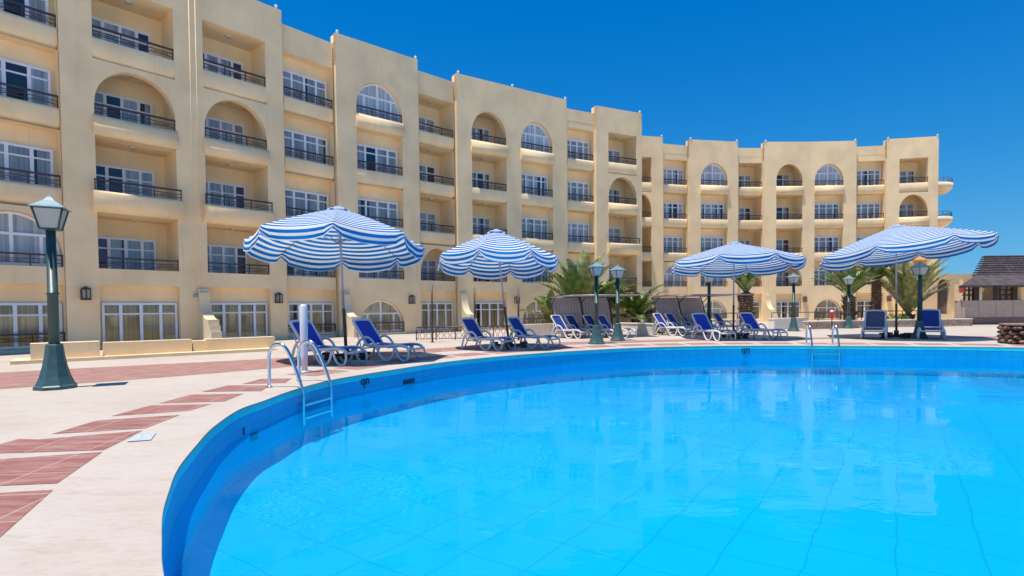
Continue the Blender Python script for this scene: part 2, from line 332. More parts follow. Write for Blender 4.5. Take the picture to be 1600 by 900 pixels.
def cr_spline(P, closed, n):
    out = []; m = len(P); rng = range(m) if closed else range(m-1)
    for i in rng:
        p = [P[(i+k) % m] if closed else P[max(0, min(m-1, i+k))] for k in (-1, 0, 1, 2)]
        for j in range(n):
            t = j/n
            out.append(tuple(.5*((2*p[1][a]) + (-p[0][a]+p[2][a])*t + (2*p[0][a]-5*p[1][a]+4*p[2][a]-p[3][a])*t*t + (-p[0][a]+3*p[1][a]-3*p[2][a]+p[3][a])*t**3) for a in range(len(p[0]))))
    if not closed: out.append(tuple(P[-1]))
    return out

# ------------------------------------------------------------------ pool and ground
edge_px = [(252, 895), (250, 847), (251.5, 805), (260.6, 771.5), (275.7, 733.7), (302, 699.7), (332, 667.6), (372, 640.5), (412, 626), (456, 610), (512, 594.8), (570, 584.5), (622, 576.3), (680, 567.5), (740, 560.5), (820, 553.5), (900, 548), (1000, 543), (1100, 540.7), (1200, 539.9), (1300, 540.2), (1450, 541.2), (1600, 543)]
E0 = [G(x, y)[:2] for x, y in edge_px] + [(19.2, 15.4), (21.2, 12), (21.5, 8), (19.5, 3.5), (15, .6), (9, -.4), (4, -.1), (1.0, .2), (-.78, 1.32), (-1.42, 2.26)]
POOL = cr_spline(E0, True, 10)
nP = len(POOL); PC = Vector((6.5, 9.5))
def normals(P):
    out = []
    for i in range(len(P)):
        a = Vector(P[i-1]); b = Vector(P[(i+1) % len(P)]); t = (b-a).normalized(); n = Vector((t.y, -t.x))
        if n.dot(Vector(P[i])-PC) < 0: n = -n
        out.append(n)
    return out
PN = normals(POOL)
def off(i, d): p = Vector(POOL[i % nP]) + PN[i % nP]*d; return p
WZ = -.43; FZ = -1.0
# ground: ring from coping to the horizon
g = MB()
def ring_pts(fn, z): return [g.P((*fn(i), z)) for i in range(nP)]
rings = [ring_pts(lambda i: off(i, .30), 0)]
for k, s_ in enumerate((2.0, 6.0, 16.0, 50.0, 250.0, 1200.0)):
    rings.append(ring_pts(lambda i: (lambda q: Vector(POOL[i])+q*s_)((Vector(POOL[i])-PC).normalized()), 0))
for a, b in zip(rings, rings[1:]):
    for i in range(nP): j = (i+1) % nP; g.face([a[i], a[j], b[j], b[i]])
tag(g.build('ground', DECK), kind='structure')
# coping
g = MB()
prof = [(.0301, -.03), (-.009, -.03), (-.012, -.01), (-.010, .002), (-.006, .004), (.30, .004), (.302, -.02)]
rr = [[g.P((*off(i, d), z)) for i in range(nP)] for d, z in prof]
for a, b in zip(rr, rr[1:]):
    for i in range(nP): j = (i+1) % nP; g.face([a[i], a[j], b[j], b[i]])
COPE = mat('pale_coping_stone', (.78, .71, .68), .7, var=.05, vscale=5, bump=.15)
tag(g.build('pool_coping', DECK), kind='structure')
# pool shell
g = MB(); g.smooth = True; acc = [0]
for i in range(nP): acc.append(acc[-1]+(Vector(POOL[(i+1) % nP])-Vector(POOL[i])).length)
def wallring(mb, d, z0, z1):
    for i in range(nP):
        j = i+1; a = off(i, d); b = off(j, d)
        mb.poly([(*a, z0), (*b, z0), (*b, z1), (*a, z1)], [(acc[i], z0), (acc[j], z0), (acc[j], z1), (acc[i], z1)])
wallring(g, 0, FZ, -.03)
tag(g.build('pool_wall', POOLW), kind='structure')
g = MB(); wallring(g, -.004, -.125, -.031); tag(g.build('pool_edge_tiles', TRIM), kind='structure')
g = MB(); c = g.P((*PC, FZ)); vs = [g.P((*POOL[i], FZ)) for i in range(nP)]
for i in range(nP):
    j = (i+1) % nP; g.face([c, vs[i], vs[j]], [tuple(PC), POOL[i], POOL[j]])
tag(g.build('pool_floor', POOLF), kind='structure')
g = MB(); c = g.P((*PC, WZ)); vs = [g.P((*POOL[i], WZ)) for i in range(nP)]
ccw = sum(POOL[i][0]*POOL[(i+1) % nP][1]-POOL[(i+1) % nP][0]*POOL[i][1] for i in range(nP)) > 0
for i in range(nP): g.face([c, vs[i], vs[(i+1) % nP]] if ccw else [c, vs[(i+1) % nP], vs[i]])
tag(g.build('pool_water', WATER), kind='structure')

BOUNCE = mat('pale_bounce', (.80, .70, .55), .95, var=.06, vscale=.3, bump=.2)
g = MB(); g.poly([(-300, -300, .004), (300, -300, .004), (300, -9, .004), (-300, -9, .004)]); tag(g.build('bounce_sheet', BOUNCE), kind='structure')  # unseen pale sheet behind the camera, added to bounce sunlight onto the facade
# ------------------------------------------------------------------ red paving
g = MB()
quads = [[(0, 777), (83, 765), (0, 839)], [(0, 722), (160, 706), (89, 755), (0, 766)], [(0, 703), (60, 686.5), (223, 672.5), (162, 703), (0, 716)],
         [(81, 678), (151, 657), (281, 648), (227, 669)], [(174, 650), (234, 633.6), (330, 631), (295, 641.6)], [(249, 630), (298, 616.6), (381, 614.8), (351, 627)],
         [(315, 612), (357, 602), (423, 602), (408, 611)], [(378, 600), (408, 592), (456, 591), (446, 598)]]
for k, q in enumerate(quads):
    pts = [G(*p, .004) for p in q]
    if k == 0: pts = [G(83, 765, .004), pts[2], Vector((-3.0, 2.9, .004)), Vector((-5.6, 2.9, .004)), Vector((-5.6, 4.05, .004))]
    if k == 1: pts = [pts[1], pts[2], Vector((-5.55, 4.35, .004)), Vector((-5.6, 5.15, .004))]
    if k == 2: pts = [pts[2], pts[3], Vector((-5.6, 5.5, .004)), Vector((-5.62, 6.15, .004)), pts[1]]
    g.poly(pts)
tag(g.build('red_paving', RED), kind='structure')
# patches that follow the pool edge further on
g = MB(); idx = 0
lens = 0; i0 = min(range(nP), key=lambda i: (Vector(POOL[i])-Vector((-4.0, 11.6))).length)
k = i0; patches = []; cur = []; total = 0; run = 0
while total < 34:
    step = (Vector(POOL[(k+1) % nP])-Vector(POOL[k % nP])).length
    ph = total % 1.25
    if ph < 1.0: cur.append(k)
    elif cur: patches.append(cur); cur = []
    total += step; k += 1
fine = []
dist = 0
def edge_at(s):
    s = s % acc[nP]
    for i in range(nP):
        if acc[i] <= s < acc[i+1]:
            t = (s-acc[i])/(acc[i+1]-acc[i]); return Vector(POOL[i]).lerp(Vector(POOL[(i+1) % nP]), t), PN[i].lerp(PN[(i+1) % nP], t).normalized()
    return Vector(POOL[0]), PN[0]
for q in range(28):
    s0 = acc[i0] + q*1.25; pts_in = []; pts_out = []
    for j in range(5):
        p, n = edge_at(s0 + j*.25); pts_in.append(p+n*.75); pts_out.append(p+n*1.6)
    for j in range(4): g.poly([(*pts_in[j], .004), (*pts_in[j+1], .004), (*pts_out[j+1], .004), (*pts_out[j], .004)])
tag(g.build('faded_red_paving', REDF), kind='structure')
# outer curved band of red paving
g = MB()
bo = [(-26, 2.0), (-18.5, 8.5), (-12.1, 13.0), (-10.0, 14.3), (-6.6, 16.3), (-3.2, 19.2), (0.5, 21.6), (5, 22.9), (10, 23.6), (16, 23.8), (22.5, 23.4), (30, 21)]
bi = [(-22, -2.0), (-15.5, 5.2), (-9.6, 10.2), (-8.1, 11.3), (-5.6, 13.7), (-2.8, 17.5), (1.0, 20.2), (5.3, 21.7), (10, 22.5), (16, 22.7), (21.8, 21.6), (28.5, 19)]
bo = cr_spline(bo, False, 6); bi = cr_spline(bi, False, 6)
for i in range(len(bo)-1):
    g.poly([(*bi[i], .004), (*bi[i+1], .004), (*bo[i+1], .004), (*bo[i], .004)])
tag(g.build('red_paving_band', REDF), kind='structure')
# faded depth mark on the coping
g = MB(); q = [G(*p, .010) for p in ((198, 690), (212, 679), (244, 676), (236, 687))]; g.poly(q)
tag(g.build('painted_mark', MARK), 'faded pale blue painted square on the stone beside the red tiles', 'floor marking')

# ------------------------------------------------------------------ hotel building
HB = empty('hotel_building', (10, 34, 0), 'long curved cream stucco hotel with four rows of balconies and arched openings', 'building')
SL = [(-330, 162), (-75, 139), (99, 123.3), (288, 107.5), (437, 95), (528, 87.3), (655, 78.6), (715, 74.3), (802, 69.8), (886, 65.6), (932, 63.7), (1003, 61.1)]
SR = [(985, 54.3), (1036, 53.6), (1077, 52.8), (1153, 51.9), (1194, 51.8), (1265, 51.7), (1338, 51.9), (1385, 52.3), (1466, 53.1)]
def plan(px, T):
    for (a, sa), (b, sb) in zip(T, T[1:]):
        if a <= px <= b: s = sa+(sb-sa)*(px-a)/(b-a); break
    else: s = T[0][1] if px < T[0][0] else T[-1][1]
    Y = FPX*2.9/s; p = at(px, 300, Y); return Vector((p.x, Y))
ZB = [3.07, 5.97, 8.87, 11.77]
OH = 2.1
def archh(u, uc, hw, spring, rise):
    t = min(1, abs(u-uc)/hw); return spring + rise*math.sqrt(max(0, 1-t*t))
WINC = {'n': 0}
def window(F, u0_, u1_, z0, z1, d, n=4, arch=None, style='net', dark=(), parent=HB, colour=None):
    """white framed window; arch=(spring) makes it arched; d = depth of the wall it stands on"""
    fr = MB(); fr.F = F; pn = MB(); pn.F = F; cu_ = MB(); cu_.F = F
    uc = (u0_+u1_)/2; hw = (u1_-u0_)/2; W = u1_-u0_; fw = .085; dd = (d-.09, d-.004)
    top = lambda u: (archh(u, uc, hw-.02, arch, z1-arch) if arch else z1)
    us = [u0_+W*k/n for k in range(n+1)]
    if n == 4: us = [u0_, u0_+W*.2, u0_+W*.5, u0_+W*.8, u1_]
    if n == 4 and not arch: us = [u0_, u0_+W*.235, u0_+W*.5, u0_+W*.765, u1_]
    if arch:
        K = 18; pts = []
        for k in range(K+1):
            a = math.pi - math.pi*k/K; pts.append((uc+hw*math.cos(a), arch+(z1-arch)*math.sin(a)))
        inn = [(uc+(p[0]-uc)*(1-fw/hw), arch+(p[1]-arch)*(1-fw/(z1-arch))) for p in pts]
        pts = [(u0_, z0)]+pts+[(u1_, z0)]; inn = [(u0_+fw, z0)]+inn+[(u1_-fw, z0)]
        for a, b, c_, e in zip(pts, pts[1:], inn[1:], inn):
            fr.poly([(a[0], dd[0], a[1]), (b[0], dd[0], b[1]), (c_[0], dd[0], c_[1]), (e[0], dd[0], e[1])])
            fr.poly([(e[0], dd[0], e[1]), (c_[0], dd[0], c_[1]), (c_[0], dd[1], c_[1]), (e[0], dd[1], e[1])])
        fr.box(u0_+fw, u1_-fw, dd[0]+.004, dd[1], z0, z0+.09)
        tz = arch + (z1-arch)*.48
        ht = hw*math.sqrt(max(0, 1-((tz-arch)/(z1-arch))**2))-.03
        fr.box(uc-ht, uc+ht, dd[0]+.004, dd[1], tz-.045, tz+.045)
        for k, u in enumerate(us[1:-1]):
            zt = top(u)-.05 if abs(u-uc) < .1 else tz-.045
            fr.box(u-.05, u+.05, dd[0]+.006, dd[1], z0+.09, zt)
        # glass + curtain polygon
        pts2 = [(uc+(p[0]-uc)*.97, z0+(p[1]-z0)*.985) for p in pts]
        pn.poly([(p[0], d-.05, p[1]) for p in pts2]); cu_.poly([(p[0], d-.012, p[1]) for p in pts2])
        cm = [CURTK if style == 'khaki' else (CURTW if style == 'white' else CURT)]
    else:
        fr.box(u0_, u1_, dd[0], dd[1], z1-fw, z1); fr.box(u0_, u1_, dd[0], dd[1], z0, z0+.09)
        for k, u in enumerate(us):
            w = .055 if 0 < k < n else fw
            a = u if k == 0 else (u-fw if k == n else u-w); b = u+fw if k == 0 else (u if k == n else u+w)
            fr.box(a, b, dd[0]+.004 if 0 < k < n else dd[0]-.003, dd[1], z0+.002, z1-.002)
        zt = z1-.27*min(1.7, z1-z0)
        fr.box(u0_+fw, u1_-fw, dd[0]+.012, dd[1], zt-.03, zt+.03)
        pn.poly([(u0_+.03, d-.05, z0+.03), (u1_-.03, d-.05, z0+.03), (u1_-.03, d-.05, z1-.03), (u0_+.03, d-.05, z1-.03)])
        base = {'net': 0, 'khaki': 1, 'white': 2}[style]
        for k in range(n):
            a = us[k]; b = us[k+1]
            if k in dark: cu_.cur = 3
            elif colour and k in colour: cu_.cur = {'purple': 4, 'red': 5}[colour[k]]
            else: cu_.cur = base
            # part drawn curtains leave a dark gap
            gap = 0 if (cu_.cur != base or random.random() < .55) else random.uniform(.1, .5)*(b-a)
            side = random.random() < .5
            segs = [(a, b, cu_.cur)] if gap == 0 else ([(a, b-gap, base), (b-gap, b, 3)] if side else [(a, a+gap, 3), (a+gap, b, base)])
            for s0, s1, mm in segs:
                cu_.cur = mm; cu_.poly([(s0, d-.012, z0+.03), (s1, d-.012, z0+.03), (s1, d-.012, z1-.03), (s0, d-.012, z1-.03)])
        cm = [CURT, CURTK, CURTW, DARKIN, PURPLE, DARKRED]
    w_ = fr.build('window', WHITE, parent)
    for nm, b_, mm in (('pane', pn, GLASS), ('curtain', cu_, cm)):
        o = b_.build(nm, mm, parent); o.parent = w_; o.location = (0, 0, 0)
    WINC['n'] += 1
    return w_
def railing(F, u0_, u1_, z, d, h=.42, parent=HB, m_=None):
    b = MB(); b.F = F
    b.box(u0_, u1_, d-.035, d+.035, z+h-.03, z+h+.03)
    for hh in (.30, .62): b.box(u0_, u1_, d-.012, d+.012, z+h*hh-.012, z+h*hh+.012)
    L_ = u1_-u0_; n = max(2, round(L_/.9))
    for k in range(n+1):
        u = u0_+.02+(L_-.04)*k/n; b.box(u-.018, u+.018, d-.018, d+.018, z, z+h-.03)
    for k in range(n):                                      # inner rectangle of each railing section
        a = u0_+L_*(k+.22)/n; c_ = u0_+L_*(k+.78)/n
        b.box(a, c_, d-.01, d+.01, z+h*.45-.012, z+h*.45+.012); 
    b.build('railing', m_ or RAIL, parent)
def extrude_prof(b, prof, ua, ub, closed_ends=True):
    A = [b.P((ua, d, z)) for d, z in prof]; B = [b.P((ub, d, z)) for d, z in prof]
    b.smooth = True
    for i in range(len(prof)-1): b.face([A[i], B[i], B[i+1], A[i+1]])
    b.smooth = False
    if closed_ends: b.face(A); b.face(B[::-1])
def niche(b, uL, uR, z0, z1, d0, d1):
    # side walls, ceiling, floor and back wall of a recess
    b.poly([(uL, d0, z0), (uL, d1, z0), (uL, d1, z1), (uL, d0, z1)]); b.poly([(uR, d0, z0), (uR, d0, z1), (uR, d1, z1), (uR, d1, z0)])
    b.poly([(uL, d0, z1), (uL, d1, z1), (uR, d1, z1), (uR, d0, z1)]); b.poly([(uL, d0, z0), (uR, d0, z0), (uR, d1, z0), (uL, d1, z0)])
    b.poly([(uL, d1, z0), (uR, d1, z0), (uR, d1, z1), (uL, d1, z1)])
def arch_wall(b, uL, uR, zs, spring, rise, ztop, depth):
    """wall over an arched opening between uL..uR from zs up to ztop, with its soffit"""
    K = 20; uc = (uL+uR)/2; hw = (uR-uL)/2
    P = [(uc-hw*math.cos(math.pi*k/K), spring+rise*math.sin(math.pi*k/K)) for k in range(K+1)]
    for (a, za), (c_, zc) in zip(P, P[1:]):
        b.poly([(a, 0, za), (c_, 0, zc), (c_, 0, ztop), (a, 0, ztop)])
        b.smooth = True; b.poly([(a, 0, za), (a, depth, za), (c_, depth, zc), (c_, 0, zc)]); b.smooth = False
    for u in (uL, uR): b.poly([(u, 0, zs), (u, depth, zs), (u, depth, spring), (u, 0, spring)])
BAYS = []
def bay(T, x0, x1, o0, o1, high, kind, floors, ground, gd=None, drain=False, red=None, setb=.3, ztop=None):
    """x0..x1 bay edges and o0..o1 opening edges; kind W shallow windows / N deep balcony;
       floors = shapes bottom to top; ground = 'rect','arch','door',None"""
    A = plan(x0, T); B = plan(x1, T); t = (B-A).normalized(); W = (B-A).length
    n = Vector((-t.y, t.x))                                # inward (away from the camera side)
    if n.y < 0: n = -n
    s_ = 0 if high else setb
    def Fw(p): q = A + t*p.x + n*(p.y+s_); return Vector((q.x, q.y, p.z))
    def hit(px):
        d = ray(px, 300); D = Vector((d.x, d.y)); A2 = A + n*s_
        den = D.x*(-t.y) - (-t.x)*D.y; k = (A2.x*(-t.y)+t.x*A2.y)/den; q = D*k; return (q-A2).dot(t)
    uL = hit(o0); uR = hit(o1)
    if not high: uL = max(0, uL); uR = min(W, uR)
    uL = max(.02, uL); uR = min(W-.02, uR)
    Z = ztop or (15.6 if high else 15.15)
    b = MB(); b.F = Fw
    DN = 1.55 if kind == 'N' else .5
    # piers
    for a, c_ in ((0, uL), (uR, W)):
        if c_-a > .01: b.poly([(a, 0, -.3), (c_, 0, -.3), (c_, 0, Z), (a, 0, Z)])
    # side returns of the bay, parapet cap and back
    if high:
        b.poly([(0, 0, -.3), (0, 0, Z), (0, .6, Z), (0, .6, -.3)]); b.poly([(W, 0, -.3), (W, .6, -.3), (W, .6, Z), (W, 0, Z)])
    b.poly([(0, 0, Z), (W, 0, Z), (W, .3, Z), (0, .3, Z)]); b.poly([(0, .3, 14), (0, .3, Z), (W, .3, Z), (W, .3, 14)])
    if high: b.poly([(0, 0, 14), (0, .3, 14), (0, .3, Z), (0, 0, Z)]); b.poly([(W, 0, 14), (W, 0, Z), (W, .3, Z), (W, .3, 14)])
    # ground storey
    zg = 2.42
    b.poly([(uL, 0, -.3), (uR, 0, -.3), (uR, 0, .12), (uL, 0, .12)])
    gk = ground; g1 = zg
    if gk == 'rect' or gk == 'rail':
        niche(b, uL, uR, .12, zg, 0, .32)
        window(Fw, uL+.1, uR-.04, .14, 1.76, .32, 4 if uR-uL > 2.2 else 3, style='khaki')
        if gk == 'rail': railing(Fw, uL, uR, .28, .1, .36)
    elif gk == 'arch':
        arch_wall(b, uL-.0, uR+.0, .12, .5, 1.42, zg, .35); b.poly([(uL, .35, .12), (uR, .35, .12), (uR, .35, zg), (uL, .35, zg)]); b.poly([(uL, 0, .12), (uR, 0, .12), (uR, .35, .12), (uL, .35, .12)])
        window(Fw, uL+.03, uR-.03, .16, 1.9, .35, 4, arch=.5, style='khaki'); railing(Fw, uL+.05, uR-.05, .16, .1, .5)
    elif gk == 'open':
        niche(b, uL, uR, -.1, 2.95, 0, 1.9)
    else:
        b.poly([(uL, 0, .12), (uR, 0, .12), (uR, 0, zg), (uL, 0, zg)])
    if gk == 'open': pass
    else: b.poly([(uL, 0, zg), (uR, 0, zg), (uR, 0, ZB[0]-.001), (uL, 0, ZB[0]-.001)])
    # upper storeys
    for f, shp in enumerate(floors):
        zb = ZB[f]; zt = zb+OH; nxt = ZB[f+1] if f < 3 else Z
        arch = shp in ('A', 'AS'); bal = 'B' in shp; sill = 'S' in shp
        band = None
        if f > 0:                                          # the parapet under this opening
            zl = ZB[f-1]+OH
            if bal: band = [(.25, zb), (-.32, zb), (-.34, zb-.1), (-.34, zb-.42), (-.28, zb-.6), (-.12, zb-.74), (.05, zb-.79), (.4, zb-.8), (.4, zl)]; ex = .16
            elif sill: band = [(.25, zb), (-.03, zb), (-.1, zb-.15), (-.17, zb-.38), (-.17, zb-.52), (-.1, zb-.68), (.05, zb-.79), (.4, zb-.8), (.4, zl)]; ex = .06
            elif not high: band = [(.25, zb), (.0, zb), (-.02, zb-.1), (-.02, zb-.45), (.02, zb-.62), (.1, zb-.72), (.25, zb-.79), (.5, zb-.8)]; ex = 0
            else: band = [(.25, zb), (.02, zb), (.0, zb-.03), (.0, zb-.62), (.05, zb-.73), (.16, zb-.79), (.5, zb-.8)]; ex = 0
            extrude_prof(b, band, uL-ex, uR+ex, closed_ends=ex > 0)
        if f == 3 or arch: pass
        if arch:
            ztop_ = nxt if f == 3 else zt+.0
            arch_wall(b, uL, uR, zb, zb+.42, 1.5, ztop_ if f == 3 else zt, .35)
            if kind == 'N': niche(b, uL, uR, zb-.6, zt, .35, DN)
            else: b.poly([(uL, .35, zb-.02), (uR, .35, zb-.02), (uR, .35, zt), (uL, .35, zt)])
            if f == 0: b.poly([(uL, 0, zb), (uR, 0, zb), (uR, .35, zb), (uL, .35, zb)])
        else:
            niche(b, uL, uR, zb-(.6 if kind == 'N' else .02), zt, 0 if f == 0 or True else .2, DN)
            if f == 3: b.poly([(uL, 0, zt), (uR, 0, zt), (uR, 0, Z), (uL, 0, Z)])
        # windows
        dk = (); cl = None
        if red and f in red: cl = red[f]
        if kind == 'N':
            wW = min(2.75, (uR-uL)*.80); nn = 4 if wW > 2.0 else 3
            wu = uL+.12
            if random.random() < .5: dk = (random.choice(range(nn)),)
            if random.random() < .25: dk = dk+(0,)
            if cl: dk = ()
            window(Fw, wu, wu+wW, zb-.55, zb+1.38, DN, nn, style='net', dark=dk, colour=cl)
            lt = MB(); lt.F = Fw; uc = (uL+uR)/2
            ang = [2*math.pi*k/10 for k in range(10)]
            lt.poly([(uc+.13*math.cos(a), .75+.13*math.sin(a), zt-.07) for a in ang]); 
            for k in range(10):
                a, c_ = ang[k], ang[(k+1) % 10]
                lt.poly([(uc+.13*math.cos(a), .75+.13*math.sin(a), zt-.07), (uc+.13*math.cos(c_), .75+.13*math.sin(c_), zt-.07), (uc+.15*math.cos(c_), .75+.15*math.sin(c_), zt-.002), (uc+.15*math.cos(a), .75+.15*math.sin(a), zt-.002)])
            lt.build('ceiling_lamp', MILK, HB)
        elif arch:
            window(Fw, uL+.02, uR-.02, zb+.02, zb+1.9, .35, 4, arch=zb+.42, style=random.choice(('white', 'net')))
        else:
            if random.random() < .2: dk = (random.choice(range(4)),)
            window(Fw, uL+.06, uR-.12, zb+.0, zb+1.42, DN, 4 if uR-uL > 2 else 3, style=random.choice(('net', 'white', 'net')), dark=dk, colour=cl)
        rd = -.2 if bal else .06
        railing(Fw, uL+(.0 if not bal else -.1), uR+(0 if not bal else .1), zb+.005, rd)
    b.build('facade', STUCCO, HB)
    BAYS.append((A.copy(), B.copy(), n.copy(), t.copy(), W, Fw, uL, uR))
    return Fw, W, uL, uR
# left wing
bay(SL, -330, -75, -260, -120, True, 'N', ['R', 'RB', 'AS', 'R'], 'rect')
bay(SL, -75, 99, -70, 101, False, 'W', ['A', 'R', 'R', 'R'], 'rail', setb=.15)
f1 = bay(SL, 99, 299, 151, 277, True, 'N', ['R', 'RB', 'AS', 'R'], 'rect', red={0: {0: 'purple'}})
f2 = bay(SL, 299, 445, 322, 419, True, 'N', ['R', 'RB', 'AS', 'R'], 'rect', red={0: {3: 'red'}, 1: {3: 'red'}, 3: {3: 'red'}})
bay(SL, 445, 528, 446, 527, False, 'W', ['R', 'R', 'R', 'R'], 'rail')
f4 = bay(SL, 528, 655, 559, 630, True, 'W', ['R', 'R', 'R', 'AS'], 'arch')
f5 = bay(SL, 655, 715, 656, 714, False, 'N', ['A', 'R', 'R', 'R'], 'rect')
f6 = bay(SL, 715, 802, 738, 792, True, 'N', ['R', 'R', 'R', 'AS'], 'rect')
f7 = bay(SL, 802, 886, 815, 864, True, 'W', ['R', 'R', 'R', 'AS'], 'arch')
bay(SL, 886, 932, 887, 931, False, 'W', ['R', 'R', 'R', 'R'], 'rect')
f9 = bay(SL, 932, 1003, 951, 995, True, 'N', ['R', 'RB', 'AS', 'R'], 'open')
# right wing
bay(SR, 985, 1036, 990, 1018, True, 'N', ['R', 'R', 'A', 'R'], 'rect')
bay(SR, 1036, 1077, 1037, 1076, False, 'W', ['A', 'R', 'R', 'R'], 'rect')
bay(SR, 1077, 1153, 1095, 1137, True, 'W', ['R', 'R', 'R', 'AS'], 'arch')
bay(SR, 1153, 1194, 1154, 1193, False, 'N', ['R', 'R', 'R', 'R'], 'rect')
f13 = bay(SR, 1194, 1265, 1213, 1254, True, 'N', ['A', 'R', 'R', 'AS'], 'rect', red={1: {2: 'red'}})
bay(SR, 1265, 1338, 1273, 1318, True, 'W', ['R', 'R', 'R', 'AS'], 'arch')
bay(SR, 1338, 1385, 1339, 1384, False, 'W', ['R', 'R', 'R', 'R'], 'rect')
f16 = bay(SR, 1385, 1466, 1405, 1450, True, 'N', ['R', 'RB', 'AS', 'R'], 'arch')
# closing walls, roof slab
outer = [plan(p, SL) for p, _ in SL]; outerR = [plan(p, SR) for p, _ in SR]
b = MB()
lastL = outer[-1]; firstR = outerR[0]; lastR = outerR[-1]
b.poly([(*lastL, -.3), (*firstR, -.3), (*firstR, 15.6), (*lastL, 15.6)])
front = outer+outerR
back = []
for i, p in enumerate(front):
    a = front[max(i-1, 0)]; c_ = front[min(i+1, len(front)-1)]; t = (c_-a).normalized(); n = Vector((-t.y, t.x))
    if n.y < 0: n = -n
    if i in (len(outer)-1, len(outer)): n = Vector((-.3, .95)).normalized()
    back.append(p+n*10)
for i in range(len(front)-1):
    if i == len(outer)-1: continue
    n1 = (back[i]-front[i]).normalized(); n2 = (back[i+1]-front[i+1]).normalized()
    fa = front[i]+n1*.29; fb = front[i+1]+n2*.29
    b.poly([(*fa, 14.4), (*fb, 14.4), (*back[i+1], 14.4), (*back[i], 14.4)])
for i in range(len(back)-1): b.poly([(*back[i], -.3), (*back[i+1], -.3), (*back[i+1], 15.1), (*back[i], 15.1)])
b.poly([(*front[0], -.3), (*back[0], -.3), (*back[0], 15.1), (*front[0], 15.1)])
b.poly([(*lastR, -.3), (*back[-1], -.3), (*back[-1], 15.6), (*lastR, 15.6)])
b.build('end_and_back_wall', STUCCO, HB)
# rounded end balconies on the right end wall
eA = lastR; en = (back[-1]-eA).normalized(); et = Vector((en.y, -en.x))
for zb in (ZB[0], ZB[2], ZB[3]):
    b = MB(); K = 12; c0 = eA+en*1.7
    prof = [(0, zb-.95), (.9, zb-.9), (1.45, zb-.75), (1.8, zb-.4), (1.85, zb), (1.7, zb), (1.7, zb-.3), (0, zb-.3)]
    rg = []
    for k in range(K+1):
        a = math.pi*k/K; dv = et*math.sin(a) + en*math.cos(a)*.9
        rg.append([b.P((*(c0+dv*r), z)) for r, z in prof])
    b.smooth = True
    for p_, q_ in zip(rg, rg[1:]):
        for i in range(len(prof)-1): b.face([p_[i], q_[i], q_[i+1], p_[i+1]])
    o = b.build('end_balcony', STUCCO, HB)
    b = MB()
    for hh, r in ((.42, .03), (.22, .015)):
        b.tube([(*(c0+(et*math.sin(math.pi*k/K)+en*math.cos(math.pi*k/K)*.9)*1.78), zb+hh) for k in range(K+1)], r, 6)
    for k in range(K+1): dv = (et*math.sin(math.pi*k/K)+en*math.cos(math.pi*k/K)*.9)*1.78; b.box(c0.x+dv.x-.015, c0.x+dv.x+.015, c0.y+dv.y-.015, c0.y+dv.y+.015, zb, zb+.42)
    r_ = b.build('railing', RAILB, HB)
# little white roof lamps at the parapet corners
def roof_lamp(px, T):
    p = plan(px, T); b = MB(); b.lathe([(.04, 15.6), (.04, 15.64), (.07, 15.66), (.075, 15.72), (.03, 15.76)], 8, (p.x, p.y, 0)); b.build('roof_lamp', WHITE, HB)
for px in (437, 531, 652, 718, 884): roof_lamp(px, SL)
for px in (1000,): roof_lamp(px, SL)
for px in (1034, 1079, 1151, 1196, 1336, 1387, 1464): roof_lamp(px, SR)
roof_lamp(802, SL)
# rain pipes on the pier between the first two balcony bays
Fw, W, uL, uR = f2
for uo in (.06, .30):
    b = MB(); b.F = Fw; b.tube([(uo, -.005, 2.1), (uo, -.005, 15.4)], .022, 6); b.build('rain_pipe', STUCCO, HB)
b = MB(); b.F = Fw; b.box(-.02, .4, -.12, 0.0, 1.98, 2.1); b.build('pipe_box', POLEG, HB)
# scroll buttresses
def buttress(Fw, uc, z_top=2.05, L_=1.7, th=.42):
    b = MB(); b.F = Fw
    prof = [(0, z_top)]
    for k in range(9):
        a = (math.pi/2)*k/8; prof.append((-.12-.95*(1-math.cos(a)), z_top-.05-1.0*math.sin(a)))
    prof = [(0, 2.35), (-.12, 2.35), (-.12, 2.2), (-.22, 2.2), (-.22, 2.0)]
    K = 10
    for k in range(1, K+1):
        a = (math.pi/2)*k/K; prof.append((-.22-.85*(1-math.cos(a)), 2.0-.95*math.sin(a)))
    e = prof[-1][0]
    prof += [(e-.12, 1.05), (e-.12, .80), (e-.26, .80), (e-.26, .55), (e-.40, .55), (e-.40, -.1), (0, -.1)]
    A = [b.P((uc-th/2, d, z)) for d, z in prof]; B = [b.P((uc+th/2, d, z)) for d, z in prof]
    for i in range(len(prof)-1): b.face([A[i], B[i], B[i+1], A[i+1]])
    b.face(A); b.face(B[::-1]); b.build('scroll_buttress', STUCCO2, HB)
buttress(f2[0], .35); buttress(f4[0], .3); buttress(f6[0], .3); buttress(f13[0], .3)
